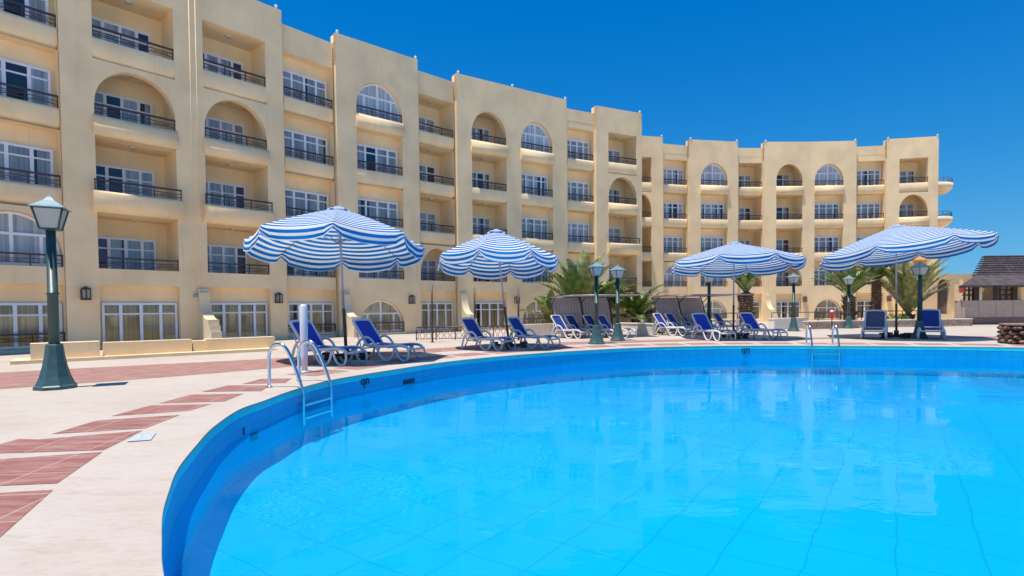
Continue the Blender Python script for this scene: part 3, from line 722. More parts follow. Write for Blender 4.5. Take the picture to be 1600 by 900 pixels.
# wall lanterns
def lantern(Fw, u, z=1.98):
    b = MB(); b.F = Fw
    b.box(u-.05, u+.05, -.06, 0, z-.05, z+.1)
    for du in (-.13, .13):
        b.box(u+du-.015, u+du+.015, -.22, -.19, z-.22, z+.14); b.box(u+du-.015, u+du+.015, -.03, -.005, z-.22, z+.14)
    b.box(u-.15, u+.15, -.24, 0, z-.26, z-.22); b.box(u-.02, u+.02, -.23, -.19, z-.22, z+.14)
    b.poly([(u-.17, -.26, z+.14), (u+.17, -.26, z+.14), (u, -.1, z+.27)]); b.poly([(u-.17, -.26, z+.14), (u, -.1, z+.27), (u-.17, 0, z+.14)]); b.poly([(u+.17, -.26, z+.14), (u+.17, 0, z+.14), (u, -.1, z+.27)])
    o = b.build('wall_lantern', RAIL, HB)
    p = MB(); p.F = Fw; p.box(u-.11, u+.11, -.17, -.03, z-.2, z+.13); q = p.build('lantern_glass', MILK, HB); q.parent = o; q.location = (0, 0, 0)
lantern(f1[0], .55, 2.12); lantern(f2[0], f2[3]+.35, 2.0); lantern(f4[0], f4[3]+.4, 1.95); lantern(f7[0], .15, 1.95); lantern(f13[0], f13[3]+.2, 1.95); lantern(f16[0], .25, 1.95)

# stepped low walls along the foot of the left wing
g = MB()
def lowwall(mb, a, c_, z0, z1, th):
    a = Vector(a); c_ = Vector(c_); t = (c_-a).normalized(); n = Vector((-t.y, t.x))
    if n.y < 0: n = -n
    q = [a, c_, c_+n*th, a+n*th]; A = [mb.P((*p, z0)) for p in q]; B = [mb.P((*p, z1)) for p in q]
    mb.face(A[::-1]); mb.face(B)
    for i in range(4): mb.face([A[i], A[(i+1) % 4], B[(i+1) % 4], B[i]])
pA = G(25, 571)[:2]; pB = G(420, 549)[:2]; pC = G(130, 563)[:2]
tv = (Vector(pB)-Vector(pA))
wall = empty('plinth_wall', (pA[0], pA[1], 0), 'low cream stepped wall running along the foot of the hotel at left', 'wall')
lowwall(g, Vector(pA)+Vector((-.3, .15)), Vector(pB)+tv*.02, -.05, .10, 1.0); g.build('step', STUCCO, wall)
g = MB(); lowwall(g, Vector(pA)+tv*.0+Vector((-.05, .5)), Vector(pA)+tv*.24+Vector((-.05, .5)), .1, .55, .45)
lowwall(g, Vector(pA)+tv*.242+Vector((-.05, .62)), Vector(pA)+tv*.60+Vector((-.05, .62)), .1, .5, .35)
lowwall(g, Vector(pA)+tv*.602+Vector((-.05, .66)), Vector(pA)+tv*.66+Vector((-.05, .66)), .1, .44, .35)
lowwall(g, Vector(pA)+tv*.662+Vector((-.05, .62)), Vector(pA)+tv*1.0+Vector((-.05, .62)), .1, .48, .35); g.build('upper_course', STUCCO, wall)

# ------------------------------------------------------------------ street lamps
def make_lamp():
    r = empty('lamp_post', (0, 0, 0), 'tall green lamp post with flared base and square lantern, nearest the camera at left', 'lamp post')
    b = MB(); b.lathe([(.33, 0), (.33, .05), (.30, .07), (.24, .2), (.19, .38), (.155, .55), (.135, .72), (.12, .74)], 8, rot=.39, smooth=False); b.build('base', GREENB, r)
    b = MB(); b.lathe([(.088, .72), (.085, 1.55), (.1, 1.56), (.1, 1.585), (.082, 1.59), (.075, 2.62)], 8, rot=.39); b.build('pole', GREEN, r)
    b = MB(); b.lathe([(.08, 2.6), (.2, 2.615), (.2, 2.635), (.08, 2.64)], 4, rot=math.pi/4, smooth=False)
    for k in range(4):
        a = math.pi/4+k*math.pi/2; c0 = Vector((math.cos(a), math.sin(a), 0)); b.tube([c0*.195+Vector((0, 0, 2.63)), c0*.315+Vector((0, 0, 2.96))], .016, 4)
        d0 = Vector((math.cos(a+math.pi/2), math.sin(a+math.pi/2), 0)); b.tube([c0*.315+Vector((0, 0, 2.955)), d0*.315+Vector((0, 0, 2.955))], .014, 4)
    fr = b.build('lantern', GREEN, r)
    for k in range(4):
        a = math.pi/4+k*math.pi/2; c0 = Vector((math.cos(a), math.sin(a), 0)); d0 = Vector((math.cos(a+math.pi/2), math.sin(a+math.pi/2), 0))
        p = MB(); p.poly([c0*.185+Vector((0, 0, 2.635)), d0*.185+Vector((0, 0, 2.635)), d0*.305+Vector((0, 0, 2.955)), c0*.305+Vector((0, 0, 2.955))]); o = p.build('glass_pane', MILK, fr)
    b = MB(); b.lathe([(.37, 2.955), (.37, 2.97), (.26, 3.02), (.12, 3.09), (.05, 3.15), (.012, 3.2)], 4, rot=math.pi/4, smooth=False); b.build('lantern_roof', GREENT, r)
    return r
lamp = make_lamp()
lp = G(87, 607); lamp.location = (lp.x, lp.y, 0); lamp.scale = (1.0, 1.0, 1.135); lamp.rotation_euler = (0, 0, R(28)); lamp['group'] = 'green lamp posts around the pool'
for px, Y, rz, lab in ((932, 21.0, 10, 'green lamp post before the left shelter, left one of the close pair'), (965, 22.9, 25, 'green lamp post before the left shelter, right one of the close pair'),
                       (1108, 27.5, 5, 'green lamp post half hidden under the striped umbrella right of the second shelter'), (1240, 29.8, 20, 'green lamp post standing behind the far pool ladder'),
                       (1326, 32.6, 0, 'green lamp post in front of a short palm behind the tilted umbrella'), (1437, 22.5, 8, 'large green lamp post right of the pole of the rightmost umbrella'),
                       (1439, 34.5, 30, 'distant green lamp post behind the taller lamp under the rightmost umbrella')):
    o = copy_tree(lamp); p = at(px, 480, Y); o.location = (p.x, Y, 0); o.rotation_euler = (0, 0, R(rz)); o.scale = (1, 1, 1); o['label'] = lab

# ------------------------------------------------------------------ umbrellas
def make_umbrella(name_label, Rr, apex, rise, tilt=(0, 0), rot=0, nr=8, sag=.16, seed=0, lean=(0, 0)):
    rnd = random.Random(seed)
    r = empty('parasol', (0, 0, 0), name_label, 'umbrella', 'blue and white striped umbrellas by the pool')
    tm = Matrix.Rotation(tilt[0], 3, 'X') @ Matrix.Rotation(tilt[1], 3, 'Y'); top = Vector((lean[0], lean[1], apex))
    loc = lambda v: tm @ (v - Vector((0, 0, apex))) + top
    b = MB(); b.smooth = True; NT = 10; NA = 8; half = math.pi/nr; ch = math.cos(half)
    for g_ in range(nr):
        a0 = rot+2*math.pi*g_/nr; a1 = a0+2*math.pi/nr; sg = sag*rnd.uniform(.7, 1.4); vl = rnd.uniform(.30, .38); outw = rnd.uniform(-.02, .12)
        grid = []
        for j in range(NA+1):
            u = j/NA; w = 1-(2*u-1)**2; row = []
            for i in range(NT+4):
                if i <= NT:
                    t = .05+.95*i/NT; e0 = Vector((math.cos(a0), math.sin(a0), 0)); e1 = Vector((math.cos(a1), math.sin(a1), 0))
                    p = e0.lerp(e1, u)*(Rr*t); z = apex-rise*t**1.15-sg*w*t**2; v_ = Rr*t*ch
                    q = Vector((p.x, p.y, z)); lastp = q; lastv = v_
                else:
                    k = (i-NT)/3; hang = k*(vl*(.45+.55*w**.22)); rip = .02*math.sin(u*14+g_*2)*k
                    d = Vector((lastp.x, lastp.y, 0)).normalized(); q = lastp + d*(outw*k*.6+rip) - Vector((0, 0, hang)); v_ = lastv+k*vl
                row.append((loc(q), v_, (u-.5)*2*Rr*math.sin(half)))
            grid.append(row)
        ids = [[b.P(c_[0]) for c_ in row] for row in grid]
        for j in range(NA):
            for i in range(NT+3):
                b.face([ids[j][i], ids[j+1][i], ids[j+1][i+1], ids[j][i+1]], [(grid[jj][ii][2], grid[jj][ii][1]) for jj, ii in ((j, i), (j+1, i), (j+1, i+1), (j, i+1))])
    b.build('canopy', CANOPY, r)
    b = MB(); b.smooth = True                               # ruffled vent cap
    for k in range(16):
        a, c_ = 2*math.pi*k/16, 2*math.pi*(k+1)/16; ra = .34+.03*(k % 2); rb = .34+.03*((k+1) % 2)
        pts = [(Vector((0, 0, apex+.10)), 0), (Vector((ra*math.cos(a), ra*math.sin(a), apex-.05-.03*(k % 2))), ra), (Vector((rb*math.cos(c_), rb*math.sin(c_), apex-.05-.03*((k+1) % 2))), rb)]
        b.poly([loc(p[0]) for p in pts], [(0, p[1]) for p in pts])
    b.build('vent_cap', CANOPY, r)
    for g_ in range(nr):
        a0 = rot+2*math.pi*g_/nr; e = Vector((math.cos(a0), math.sin(a0), 0)); b = MB()
        b.tube([loc(e*Rr*t+Vector((0, 0, apex-rise*t**1.15-.025))) for t in (.04, .3, .65, .99)], .014, 5)
        b.tube([loc(e*Rr*.5+Vector((0, 0, apex-rise*.5**1.15-.03))), loc(Vector((0, 0, apex-rise*1.0)))], .011, 5)
        b.build('rib', GREYMET, r)
    mid = Vector((0, 0, 1.45)).lerp(Vector((0, 0, 1.45)), 1); tt = loc(Vector((0, 0, apex-.02))); pm = Vector((tt.x*.36, tt.y*.36, 1.45))
    b = MB(); b.tube([(0, 0, .1), pm], .045, 10); b.build('lower_pole', POLE, r)
    b = MB(); b.tube([pm-Vector((0, 0, .02)), tt], .033, 10); b.build('upper_pole', POLEG, r)
    b = MB(); b.box(-.6, .6, -.06, .06, .05, .15); b.box(-.06, .06, -.6, -.061, .05, .149); b.box(-.06, .06, .061, .6, .05, .149); b.lathe([(.09, .1), (.09, .32), (.06, .33)], 10); b.build('cross_base', POLE, r)
    for x, y in ((-.52, 0), (.52, 0), (0, .52), (0, -.52)):
        b = MB(); b.box(x-.1, x+.1, y-.1, y+.1, 0, .06); b.box(x-.13, x+.13, y-.13, y+.13, .152, .22); b.build('base_weight', BASE, r)
    return r
u1 = make_umbrella('striped umbrella nearest the hotel pool corner, behind the white post and near ladder', 2.42, 4.28, .98, rot=R(-75), seed=3, nr=8, sag=.11, tilt=(-.10, 0), lean=(-.18, .1)); p = at(540, 480, 15.4); u1.location = (p.x, p.y, 0)
u2 = make_umbrella('striped umbrella on a leaning pole left of the big palm clump', 2.15, 4.15, 1.0, rot=R(-103), seed=5, nr=8, sag=.11, tilt=(-.09, 0), lean=(-.42, 0)); p = at(795, 480, 19.4); u2.location = (p.x, p.y, 0)
u3 = make_umbrella('flat striped umbrella over two royal blue loungers right of the second shelter', 2.75, 4.15, .82, rot=R(-124), seed=8, nr=8, sag=.09, lean=(.02, 0), tilt=(-.06, 0)); p = at(1146, 480, 23.8); u3.location = (p.x, p.y, 0)
u4 = make_umbrella('rightmost striped umbrella, widest and tilted up at its right side', 3.12, 4.72, .98, rot=R(-139), seed=12, nr=8, sag=.11, lean=(-.05, 0), tilt=(-.08, -.09)); p = at(1401, 480, 23.0); u4.location = (p.x, p.y, 0)

# ------------------------------------------------------------------ sun loungers (foot points along +x, origin under the middle)
def arc_pts(P, n=6): return cr_spline([tuple(p) for p in P], False, n)
def make_lounger(sling, lab):
    r = empty('sun_lounger', (0, 0, 0), lab, 'sun lounger', 'blue and white sun loungers')
    hw = .335; hin = -.28
    bt = (-.72, 1.02)                                      # back top (x, z)
    b = MB()
    for s in (-1, 1):
        b.tube(arc_pts([(hin-.1, s*hw, .40), (.2, s*hw, .37), (.7, s*hw, .40), (.95, s*hw, .37), (1.03, s*hw*.9, .30)]), .038, 8)
    b.tube([(1.03, -hw*.9, .30), (1.03, hw*.9, .30)], .03, 8); b.tube([(hin, -hw, .38), (hin, hw, .38)], .03, 8); b.tube([(.4, -hw, .34), (.4, hw, .34)], .025, 6)
    b.build('frame', RESIN, r)
    b = MB(); rows = [(hin+.02, .405), (0, .385), (.3, .375), (.65, .405), (.95, .39)]; b.smooth = True
    ids = [[b.P((x, y*hw*.92, z-.012*(1-y*y))) for y in (-1, -.5, 0, .5, 1)] for x, z in rows]
    for a, c_ in zip(ids, ids[1:]):
        for k in range(4): b.face([a[k], a[k+1], c_[k+1], c_[k]])
    b.build('seat_sling', sling, r)
    bk = MB(); fr = [(hin, .40), (hin-.14, .62), (hin-.3, .84), (hin-.40, .98)]
    pts = [(x, -hw, z) for x, z in fr]+[(bt[0]-.0, -hw*.8, bt[1]+.03), (bt[0], hw*.8, bt[1]+.03)]+[(x, hw, z) for x, z in fr[::-1]]
    bk.tube(arc_pts(pts, 4), .034, 8); bo_ = bk.build('backrest', RESIN, r)
    b = MB(); b.smooth = True; rows = [(hin, .42), (hin-.13, .62), (hin-.29, .84), (hin-.385, .97), (bt[0]+.005, bt[1]+.0)]
    ids = [[b.P((x-.02*(1-y*y), y*hw*(.97 if i < 4 else .76), z)) for y in (-1, -.5, 0, .5, 1)] for i, (x, z) in enumerate(rows)]
    for a, c_ in zip(ids, ids[1:]):
        for k in range(4): b.face([a[k], a[k+1], c_[k+1], c_[k]])
    sl = b.build('back_sling', sling, bo_)
    for s in (-1, 1):
        y = s*(hw+.05)
        b = MB(); b.tube(arc_pts([(-.66, y, .02), (-.60, y, .24), (-.50, y, .47), (-.30, y, .60), (-.10, y, .55), (.06, y, .36), (.20, y, .13), (.32, y, .025), (.48, y, .03), (.58, y, .15), (.62, y*.95, .34)]), .034, 8, flat=.8)
        b.build('arm_rest', RESIN, r)
        b = MB(); b.tube([(-.64, y, .02), (-.5, y, .12), (-.36, y*.95, .37)], .024, 8); b.build('leg', RESIN, r)
        b = MB(); b.tube(arc_pts([(.66, y*.97, .36), (.72, y, .2), (.82, y, .06), (.93, y, .02), (1.02, y, .05), (1.06, y*.97, .18), (1.03, y*.93, .33)]), .026, 8); b.build('leg', RESIN, r)
    b = MB(); b.tube([(-.45, -hw, .3), (-.42, hw, .3)], .02, 6); b.tube([(-.6, -hw, .72), (-.45, -hw, .3)], .015, 6); b.build('back_stay', RESIN, r)
    return r
LG = {}
for key, m_, lab in (('b', SLING, 'x'), ('n', SLINGD, 'x'), ('g', SLINGG, 'x')): LG[key] = make_lounger(m_, lab)
used = set()
def put_lounger(key, px, Y, rz, lab, sc=1.0):
    p = at(px, 480, Y); o = LG[key] if key not in used else copy_tree(LG[key]); used.add(key)
    o.location = (p.x, Y, 0); o.rotation_euler = (0, 0, R(rz)); o.scale = (sc, sc, sc); o['label'] = lab
put_lounger('b', 503, 14.5, -24, 'blue lounger nearest the white post, left of the first umbrella pole', 1.07)
put_lounger('b', 598, 15.5, -24, 'blue lounger just right of the first umbrella pole near the ladder', 1.07)
put_lounger('n', 755, 18.9, -36, 'navy lounger left of the leaning pole under the second umbrella', 1.02)
put_lounger('n', 826, 19.8, -36, 'navy lounger right of the leaning pole under the second umbrella', 1.02)
put_lounger('b', 1109, 23.0, -72, 'royal blue lounger left of the pole under the flat umbrella', 1.04)
put_lounger('b', 1186, 23.3, -68, 'royal blue lounger right of the pole under the flat umbrella', 1.04)
put_lounger('g', 1367, 23.1, -126, 'lounger with greyed worn backrest left of the rightmost umbrella pole', 1.1)
put_lounger('n', 1453, 22.6, -124, 'blue lounger right of the rightmost umbrella pole, facing the pool', 1.12)
for k, (px, Y, lab) in enumerate(((884, 24.6, 'navy lounger at the left end of the left shelter'), (905, 25.2, 'navy lounger second from left under the left shelter'), (934, 25.0, 'navy lounger behind the left lamp post of the close pair'), (955, 24.8, 'navy lounger between the close pair of lamp posts'))):
    put_lounger('n', px+2, Y+.7, -44, lab, .98)
for k, (key, px, Y, lab) in enumerate((('n', 1048, 26.2, 'navy lounger at the left end of the second shelter'), ('b', 1066, 27.0, 'bright blue lounger in the middle of the second shelter'), ('n', 1088, 27.8, 'navy lounger at the right end under the second shelter'), ('n', 1140, 27.4, 'lounger half hidden behind the loungers of the flat umbrella'))):
    put_lounger(key, px-2, Y+.7, -46, lab, 1.0)
LG['g']['label'] = 'lounger with greyed worn backrest left of the rightmost umbrella pole'

# ------------------------------------------------------------------ pool ladders
def ladder(loc, rz, lab, gap=.5, rot2=0):
    r = empty('pool_ladder', (0, 0, 0), lab, 'pool ladder', 'steel pool ladders', rz)
    for s in (-1, 1):
        b = MB(); y = s*gap/2
        b.tube(arc_pts([(-.5, y, -.02), (-.5, y, .25), (-.5, y, .5), (-.46, y, .64), (-.34, y, .73), (-.18, y, .68), (-.04, y, .44), (.10, y, .08), (.14, y, -.1), (.14, y, -.4), (.14, y, -.62)], 5), .031, 10)
        b.build('hand_rail', STEEL, r)
        for zz in (0,): 
            b = MB(); b.lathe([(.05, .006), (.05, .02), (.03, .03)], 10, (-.5, y, 0)); b.build('rail_collar', STEEL, r)
    for z in (-.28, -.50):
        b = MB(); b.box(.08, .18, -gap/2+.02, gap/2-.02, z-.015, z+.015); b.build('step', STEEL, r)
    r.location = loc; r.scale = (1.12, 1.0, 1.1) if loc[0] < 0 else (1, 1, 1); return r
e1 = min(range(nP), key=lambda i: abs(POOL[i][1]-10.35)+(100 if POOL[i][0] > 0 else 0)); n1 = PN[e1]
ladder((POOL[e1][0]+.0, 10.35, 0), math.atan2(-n1.y, -n1.x)-.12, 'steel pool ladder in the foreground left beside the white post', .86)
pf = G(1284, 540.2); e2 = min(range(nP), key=lambda i: (Vector(POOL[i])-Vector(pf[:2])).length); n2 = PN[e2]
ladder((POOL[e2][0], POOL[e2][1], 0), math.atan2(-n2.y, -n2.x), 'steel pool ladder on the far side of the pool', .86)
# white post with hook
wp = G(476, 582); r = empty('white_post', (wp.x, wp.y, 0), 'short white post with a bolted foot behind the near pool ladder', 'post')
b = MB(); b.lathe([(.065, .05), (.075, .35), (.085, .9), (.088, 1.50), (.07, 1.54), (.05, 1.56)], 14, wp); b.build('shaft', RESIN, r)
b = MB(); b.lathe([(.16, 0), (.16, .03), (.075, .05)], 14, wp); b.build('foot_plate', POLEG, r)
b = MB(); b.tube(arc_pts([(wp.x+.07, wp.y-.03, .72), (wp.x+.14, wp.y-.05, .70), (wp.x+.17, wp.y-.05, .76)]), .012, 6); b.tube([(wp.x-.1, wp.y, .6), (wp.x+.1, wp.y-.0, .6)], .02, 6); b.build('hook', POLEG, r)

# marks and slots on the pool wall
def wall_item(px, py, fn):
    """finds the point of the pool wall seen at this spot"""
    best = None
    for i in range(nP):
        a = Vector(POOL[i]); d = ray(px, py); D = Vector((d.x, d.y)).normalized(); cr_ = abs(a.x*D.y-a.y*D.x)
        if a.y > 3 and (best is None or cr_ < best[0]): best = (cr_, i)
    i = best[1]; d = ray(px, py); t = POOL[i][1]/d.y; z = CAMH+d.z*t
    n = -PN[i]; tv_ = Vector((-n.y, n.x)); tv_ = tv_ if tv_.x*1 > 0 else -tv_
    o = fn(Vector((CP.x+d.x*t, POOL[i][1])), n, tv_, z); return o
def slot(w, h, lab, name='wall_inlet'):
    def f(p, n, t, z):
        b = MB(); q = p+n*.0
        def Fq(v): k = q+t*v.x+n*v.y; return Vector((k.x, k.y, v.z+z))
        b.F = Fq; k_ = .06 if w > .3 else .02; b.box(-w/2, w/2, -.05, k_, -h/2, -h/2+.015); b.box(-w/2, w/2, -.05, k_, h/2-.015, h/2); e_ = .05 if w > .3 else .012; b.box(-w/2, w/2, -.05, e_, -h/2+.015, h/2-.015)
        return tag(b.build(name, INK), lab, 'pool inlet')
    return f
wall_item(637, 596, slot(.42, .10, 'dark flat inlet slot in the pool wall right of the lettering near the ladder'))
wall_item(397, 682, slot(.18, .10, 'dark inlet slot low on the pool wall left of the ladder'))
wall_item(380, 674, slot(.05, .10, 'small dark fitting on the pool wall beside the left inlet slot'))
def lettering(h, lab):
    def f(p, n, t, z):
        cu_ = bpy.data.curves.new('txt', 'FONT'); cu_.body = 'qn'; cu_.size = h; cu_.extrude = .002; cu_.align_x = 'CENTER'; cu_.offset = .003
        o = bpy.data.objects.new('tmp', cu_); col.objects.link(o); bpy.context.view_layer.update()
        me = bpy.data.meshes.new_from_object(o.evaluated_get(bpy.context.evaluated_depsgraph_get())); bpy.data.objects.remove(o)
        M_ = Matrix((Vector((t.x, t.y, 0)), Vector((0, 0, 1)), Vector((t.x, t.y, 0)).cross(Vector((0, 0, 1))))).transposed().to_4x4(); q = p+n*.02
        M_.translation = Vector((q.x, q.y, z-h*.2)); me.transform(M_); me.materials.clear(); me.materials.append(INK)
        o = bpy.data.objects.new('depth_lettering', me); col.objects.link(o); return tag(o, lab, 'lettering')
    return f
wall_item(570, 597, lettering(.29, 'black letters on the blue pool wall right of the near ladder'))
wall_item(1165, 548, lettering(.32, 'black letters on the far blue pool wall under the flat umbrella'))

# ------------------------------------------------------------------ fabric shelters
def shelter(xl, xr, Y, ztop, xroof, lab, nsec=2):
    pL = at(xl, 480, Y); pR = at(xr, 480, Y+.9); org = (pL.x, pL.y, 0); r = empty('shade_shelter', org, lab, 'shelter', 'striped canvas shelters over loungers')
    t = (Vector((pR.x, pR.y))-Vector((pL.x, pL.y))); W = t.length; t.normalize(); n = Vector((-t.y, t.x))
    def F(p): q = Vector((pL.x, pL.y))+t*p.x+n*p.y; return Vector((q.x, q.y, p.z))
    lean = .55
    for k in range(nsec):
        a = W*k/nsec+.04; c_ = W*(k+1)/nsec-.04; b = MB(); b.F = F; b.smooth = True
        rows = [(0, .12), (.12, .6), (.25, 1.1), (.42, 1.6), (.62, ztop-.04)]
        ids = [[b.P((u, y, z)) for u in (a, (a+c_)/2, c_)] for y, z in rows]
        for i in range(4):
            for j in range(2):
                uu = (a, (a+c_)/2, c_); b.face([ids[i][j], ids[i][j+1], ids[i+1][j+1], ids[i+1][j]], [(uu[j], rows[i][1]), (uu[j+1], rows[i][1]), (uu[j+1], rows[i+1][1]), (uu[j], rows[i+1][1])])
        b.build('back_panel', SHADE, r)
        b = MB(); b.F = F
        for z, y in ((.6, .10), (1.1, .23), (1.6, .40)): b.box(a, c_, y-.03, y-.01, z-.015, z+.015)
        b.build('cross_bar', GREYMET, r)
    for k in range(nsec+1):
        u = W*k/nsec; b = MB(); b.F = F; b.tube([(u, -.03, 0), (u, .09, .6), (u, .22, 1.1), (u, .39, 1.6), (u, .60, ztop)], .035, 6)
        b.tube([(u, .39, 1.6), (u, -.1, ztop-.02)], .02, 6); b.build('post', DARKWOOD, r)
    pe = at(xroof, 480, Y+.9); Wr = (Vector((pe.x, pe.y))-Vector((pL.x, pL.y))).dot(t)
    b = MB(); b.F = F; b.poly([(-.05, .7, ztop+.02), (W, .7, ztop+.02), (Wr, -.3, ztop+.07), (Wr*.9, -2.3, ztop+.07), (0, -2.3, ztop+.04)]); b.poly([(-.05, .7, ztop+.05), (W, .7, ztop+.05), (Wr, -.3, ztop+.10), (Wr*.9, -2.3, ztop+.10), (0, -2.3, ztop+.07)][::-1])
    b.build('canvas_roof', SHADET, r)
    for pa_, pb_ in (((0, -2.3, ztop+.03), (Wr*.9, -2.3, ztop+.06)), ((-.02, .62, ztop-.01), (0, -2.27, ztop+.03)), ((W, .62, ztop-.01), (Wr, -.3, ztop+.06))):
        b = MB(); b.F = F; b.tube([pa_, pb_], .022, 6); b.build('roof_bar', POLEG, r)
shelter(867, 958, 26.4, 1.93, 1000, 'grey striped canvas shelter behind the close pair of lamp posts')
shelter(1029, 1105, 28.2, 1.92, 1146, 'grey striped canvas shelter left of the flat umbrella')

# ------------------------------------------------------------------ planters, low walls and rails
def pwall(x0, x1, Y0, Y1, h, m_, lab, th=.35, cap=None, name='planter_wall'):
    a = at(x0, 480, Y0); c_ = at(x1, 480, Y1); b = MB(); lowwall(b, (a.x, a.y), (c_.x, c_.y), -.05, h, th)
    if cap: b.cur = 1; lowwall(b, (a.x-.0, a.y-.04), (c_.x, c_.y-.04), h+.003, h+.06, th+.08)
    o = b.build(name, [m_, cap or m_]); return tag(o, lab, 'low wall')
def guard(x0, x1, Y0, Y1, z0, z1, lab, n=4, balus=0):
    a = at(x0, 480, Y0); c_ = at(x1, 480, Y1); a = Vector((a.x, a.y, 0)); c_ = Vector((c_.x, c_.y, 0)); r = empty('guard_rail', a, lab, 'railing')
    b = MB(); b.tube([a+Vector((0, 0, z1)), c_+Vector((0, 0, z1))], .03, 6); b.build('top_rail', RAIL, r)
    for k in range(n):
        p = a.lerp(c_, k/(n-1)); b = MB(); b.tube([p+Vector((0, 0, z0)), p+Vector((0, 0, z1))], .025, 6); b.build('rail_post', RAIL, r)
    if balus:
        b = MB(); b.tube([a+Vector((0, 0, z0+.06)), c_+Vector((0, 0, z0+.06))], .015, 5)
        for k in range(balus):
            p = a.lerp(c_, (k+.5)/balus); s = (c_-a).length/balus*.4; t = (c_-a).normalized(); h = z1-z0
            b.tube(arc_pts([p-t*s+Vector((0, 0, z0+.06)), p-t*s*.2+Vector((0, 0, z0+h*.35)), p-t*s+Vector((0, 0, z0+h*.65)), p+Vector((0, 0, z1-.03))], 3), .011, 4)
            b.tube(arc_pts([p+t*s+Vector((0, 0, z0+.06)), p+t*s*.2+Vector((0, 0, z0+h*.35)), p+t*s+Vector((0, 0, z0+h*.65)), p+Vector((0, 0, z1-.03))], 3), .011, 4)
        b.build('scroll_work', RAIL, r)
pwall(806, 868, 27.5, 29.0, .50, SILL, 'cream low planter wall left of the left shelter', cap=SILL)
pwall(962, 1019, 29.0, 27.0, .52, SILL, 'cream low planter wall between the two shelters', cap=SILL)
pwall(1019.5, 1062, 28.5, 31, .40, STONE, 'rubble stone planter wall left of the second shelter', cap=SILL)
pwall(1098, 1150, 31.5, 30.0, .62, SILL, 'cream low wall behind the flat umbrella and its left lounger', cap=SILL)
pwall(1158, 1170, 30.5, 30.0, .40, STONE, 'short stone wall end behind the flat umbrella pole', cap=SILL)
pwall(1210, 1262, 31.5, 33.5, .60, SILL, 'cream low wall behind the lamp post by the far ladder', cap=SILL)
pwall(1262.5, 1342, 31.8, 33.0, .42, STONE, 'rubble stone planter wall with pale cap behind the far ladder', cap=SILL)
pwall(1342.5, 1520, 33.0, 34.6, .42, STONE, 'long rubble stone planter wall behind the two rightmost loungers', cap=SILL)
guard(806, 868, 27.8, 29.4, .5, .86, 'thin dark guard rail on the planter wall left of the left shelter', 3)
guard(962, 1028, 29.3, 28.6, .5, .80, 'thin dark guard rail between the two shelters', 5)
guard(1100, 1152, 32, 31.0, .6, 1.0, 'thin dark guard rail behind the flat umbrella', 3)
guard(1206, 1470, 32.5, 37.0, .3, .98, 'long thin guard rail in front of the right hotel wing', 9)
guard(650, 800, 23.5, 24.2, .05, .62, 'wrought iron scroll fence behind the second umbrella', 6, 16)
for px, Y, h, lab in ((675, 22.8, 2.42, 'thin brown steel post left of the second umbrella'), (741.5, 23.3, 2.3, 'thin brown steel post behind the left lounger of the second umbrella'), (810, 23.8, 2.3, 'thin brown steel post right of the second umbrella pole')):
    p = at(px, 480, Y); b = MB(); b.tube([(p.x, p.y, 0), (p.x, p.y, h)], .04, 8); b.lathe([(.09, 0), (.09, .02), (.05, .03)], 8, (p.x, p.y, 0)); tag(b.build('steel_post', POLE), lab, 'post', 'thin brown steel posts')
# round stone planter at the right edge
p = at(1604, 480, 19.0); r = empty('stone_planter', (p.x+.3, 19.2, 0), 'round dark field stone planter at the right edge of the deck', 'planter')
b = MB(); rnd = random.Random(4)
for row in range(4):
    for k in range(15):
        a = 2*math.pi*(k+.5*(row % 2))/15; rr_ = .72; cx, cy = r.location.x+rr_*math.cos(a), r.location.y+rr_*math.sin(a); cz = .09+row*.155
        s = [rnd.uniform(.75, 1.1) for _ in range(3)]
        ids = [[b.P((cx+.17*s[0]*math.cos(q)*math.cos(w_), cy+.17*s[1]*math.sin(q)*math.cos(w_), cz+.09*s[2]*math.sin(w_))) for q in [2*math.pi*j/8 for j in range(8)]] for w_ in (-1.4, -.8, 0, .8, 1.4)]
        b.smooth = True
        for A, B in zip(ids, ids[1:]):
            for j in range(8): b.face([A[j], A[(j+1) % 8], B[(j+1) % 8], B[j]])
b.lathe([(.66, 0), (.66, .6), (.1, .6)], 16, r.location); b.build('stones', STONED, r)
b = MB(); b.lathe([(.80, .64), (.82, .67), (.80, .71), (.5, .715)], 20, r.location); b.build('rim', STONEB, r)

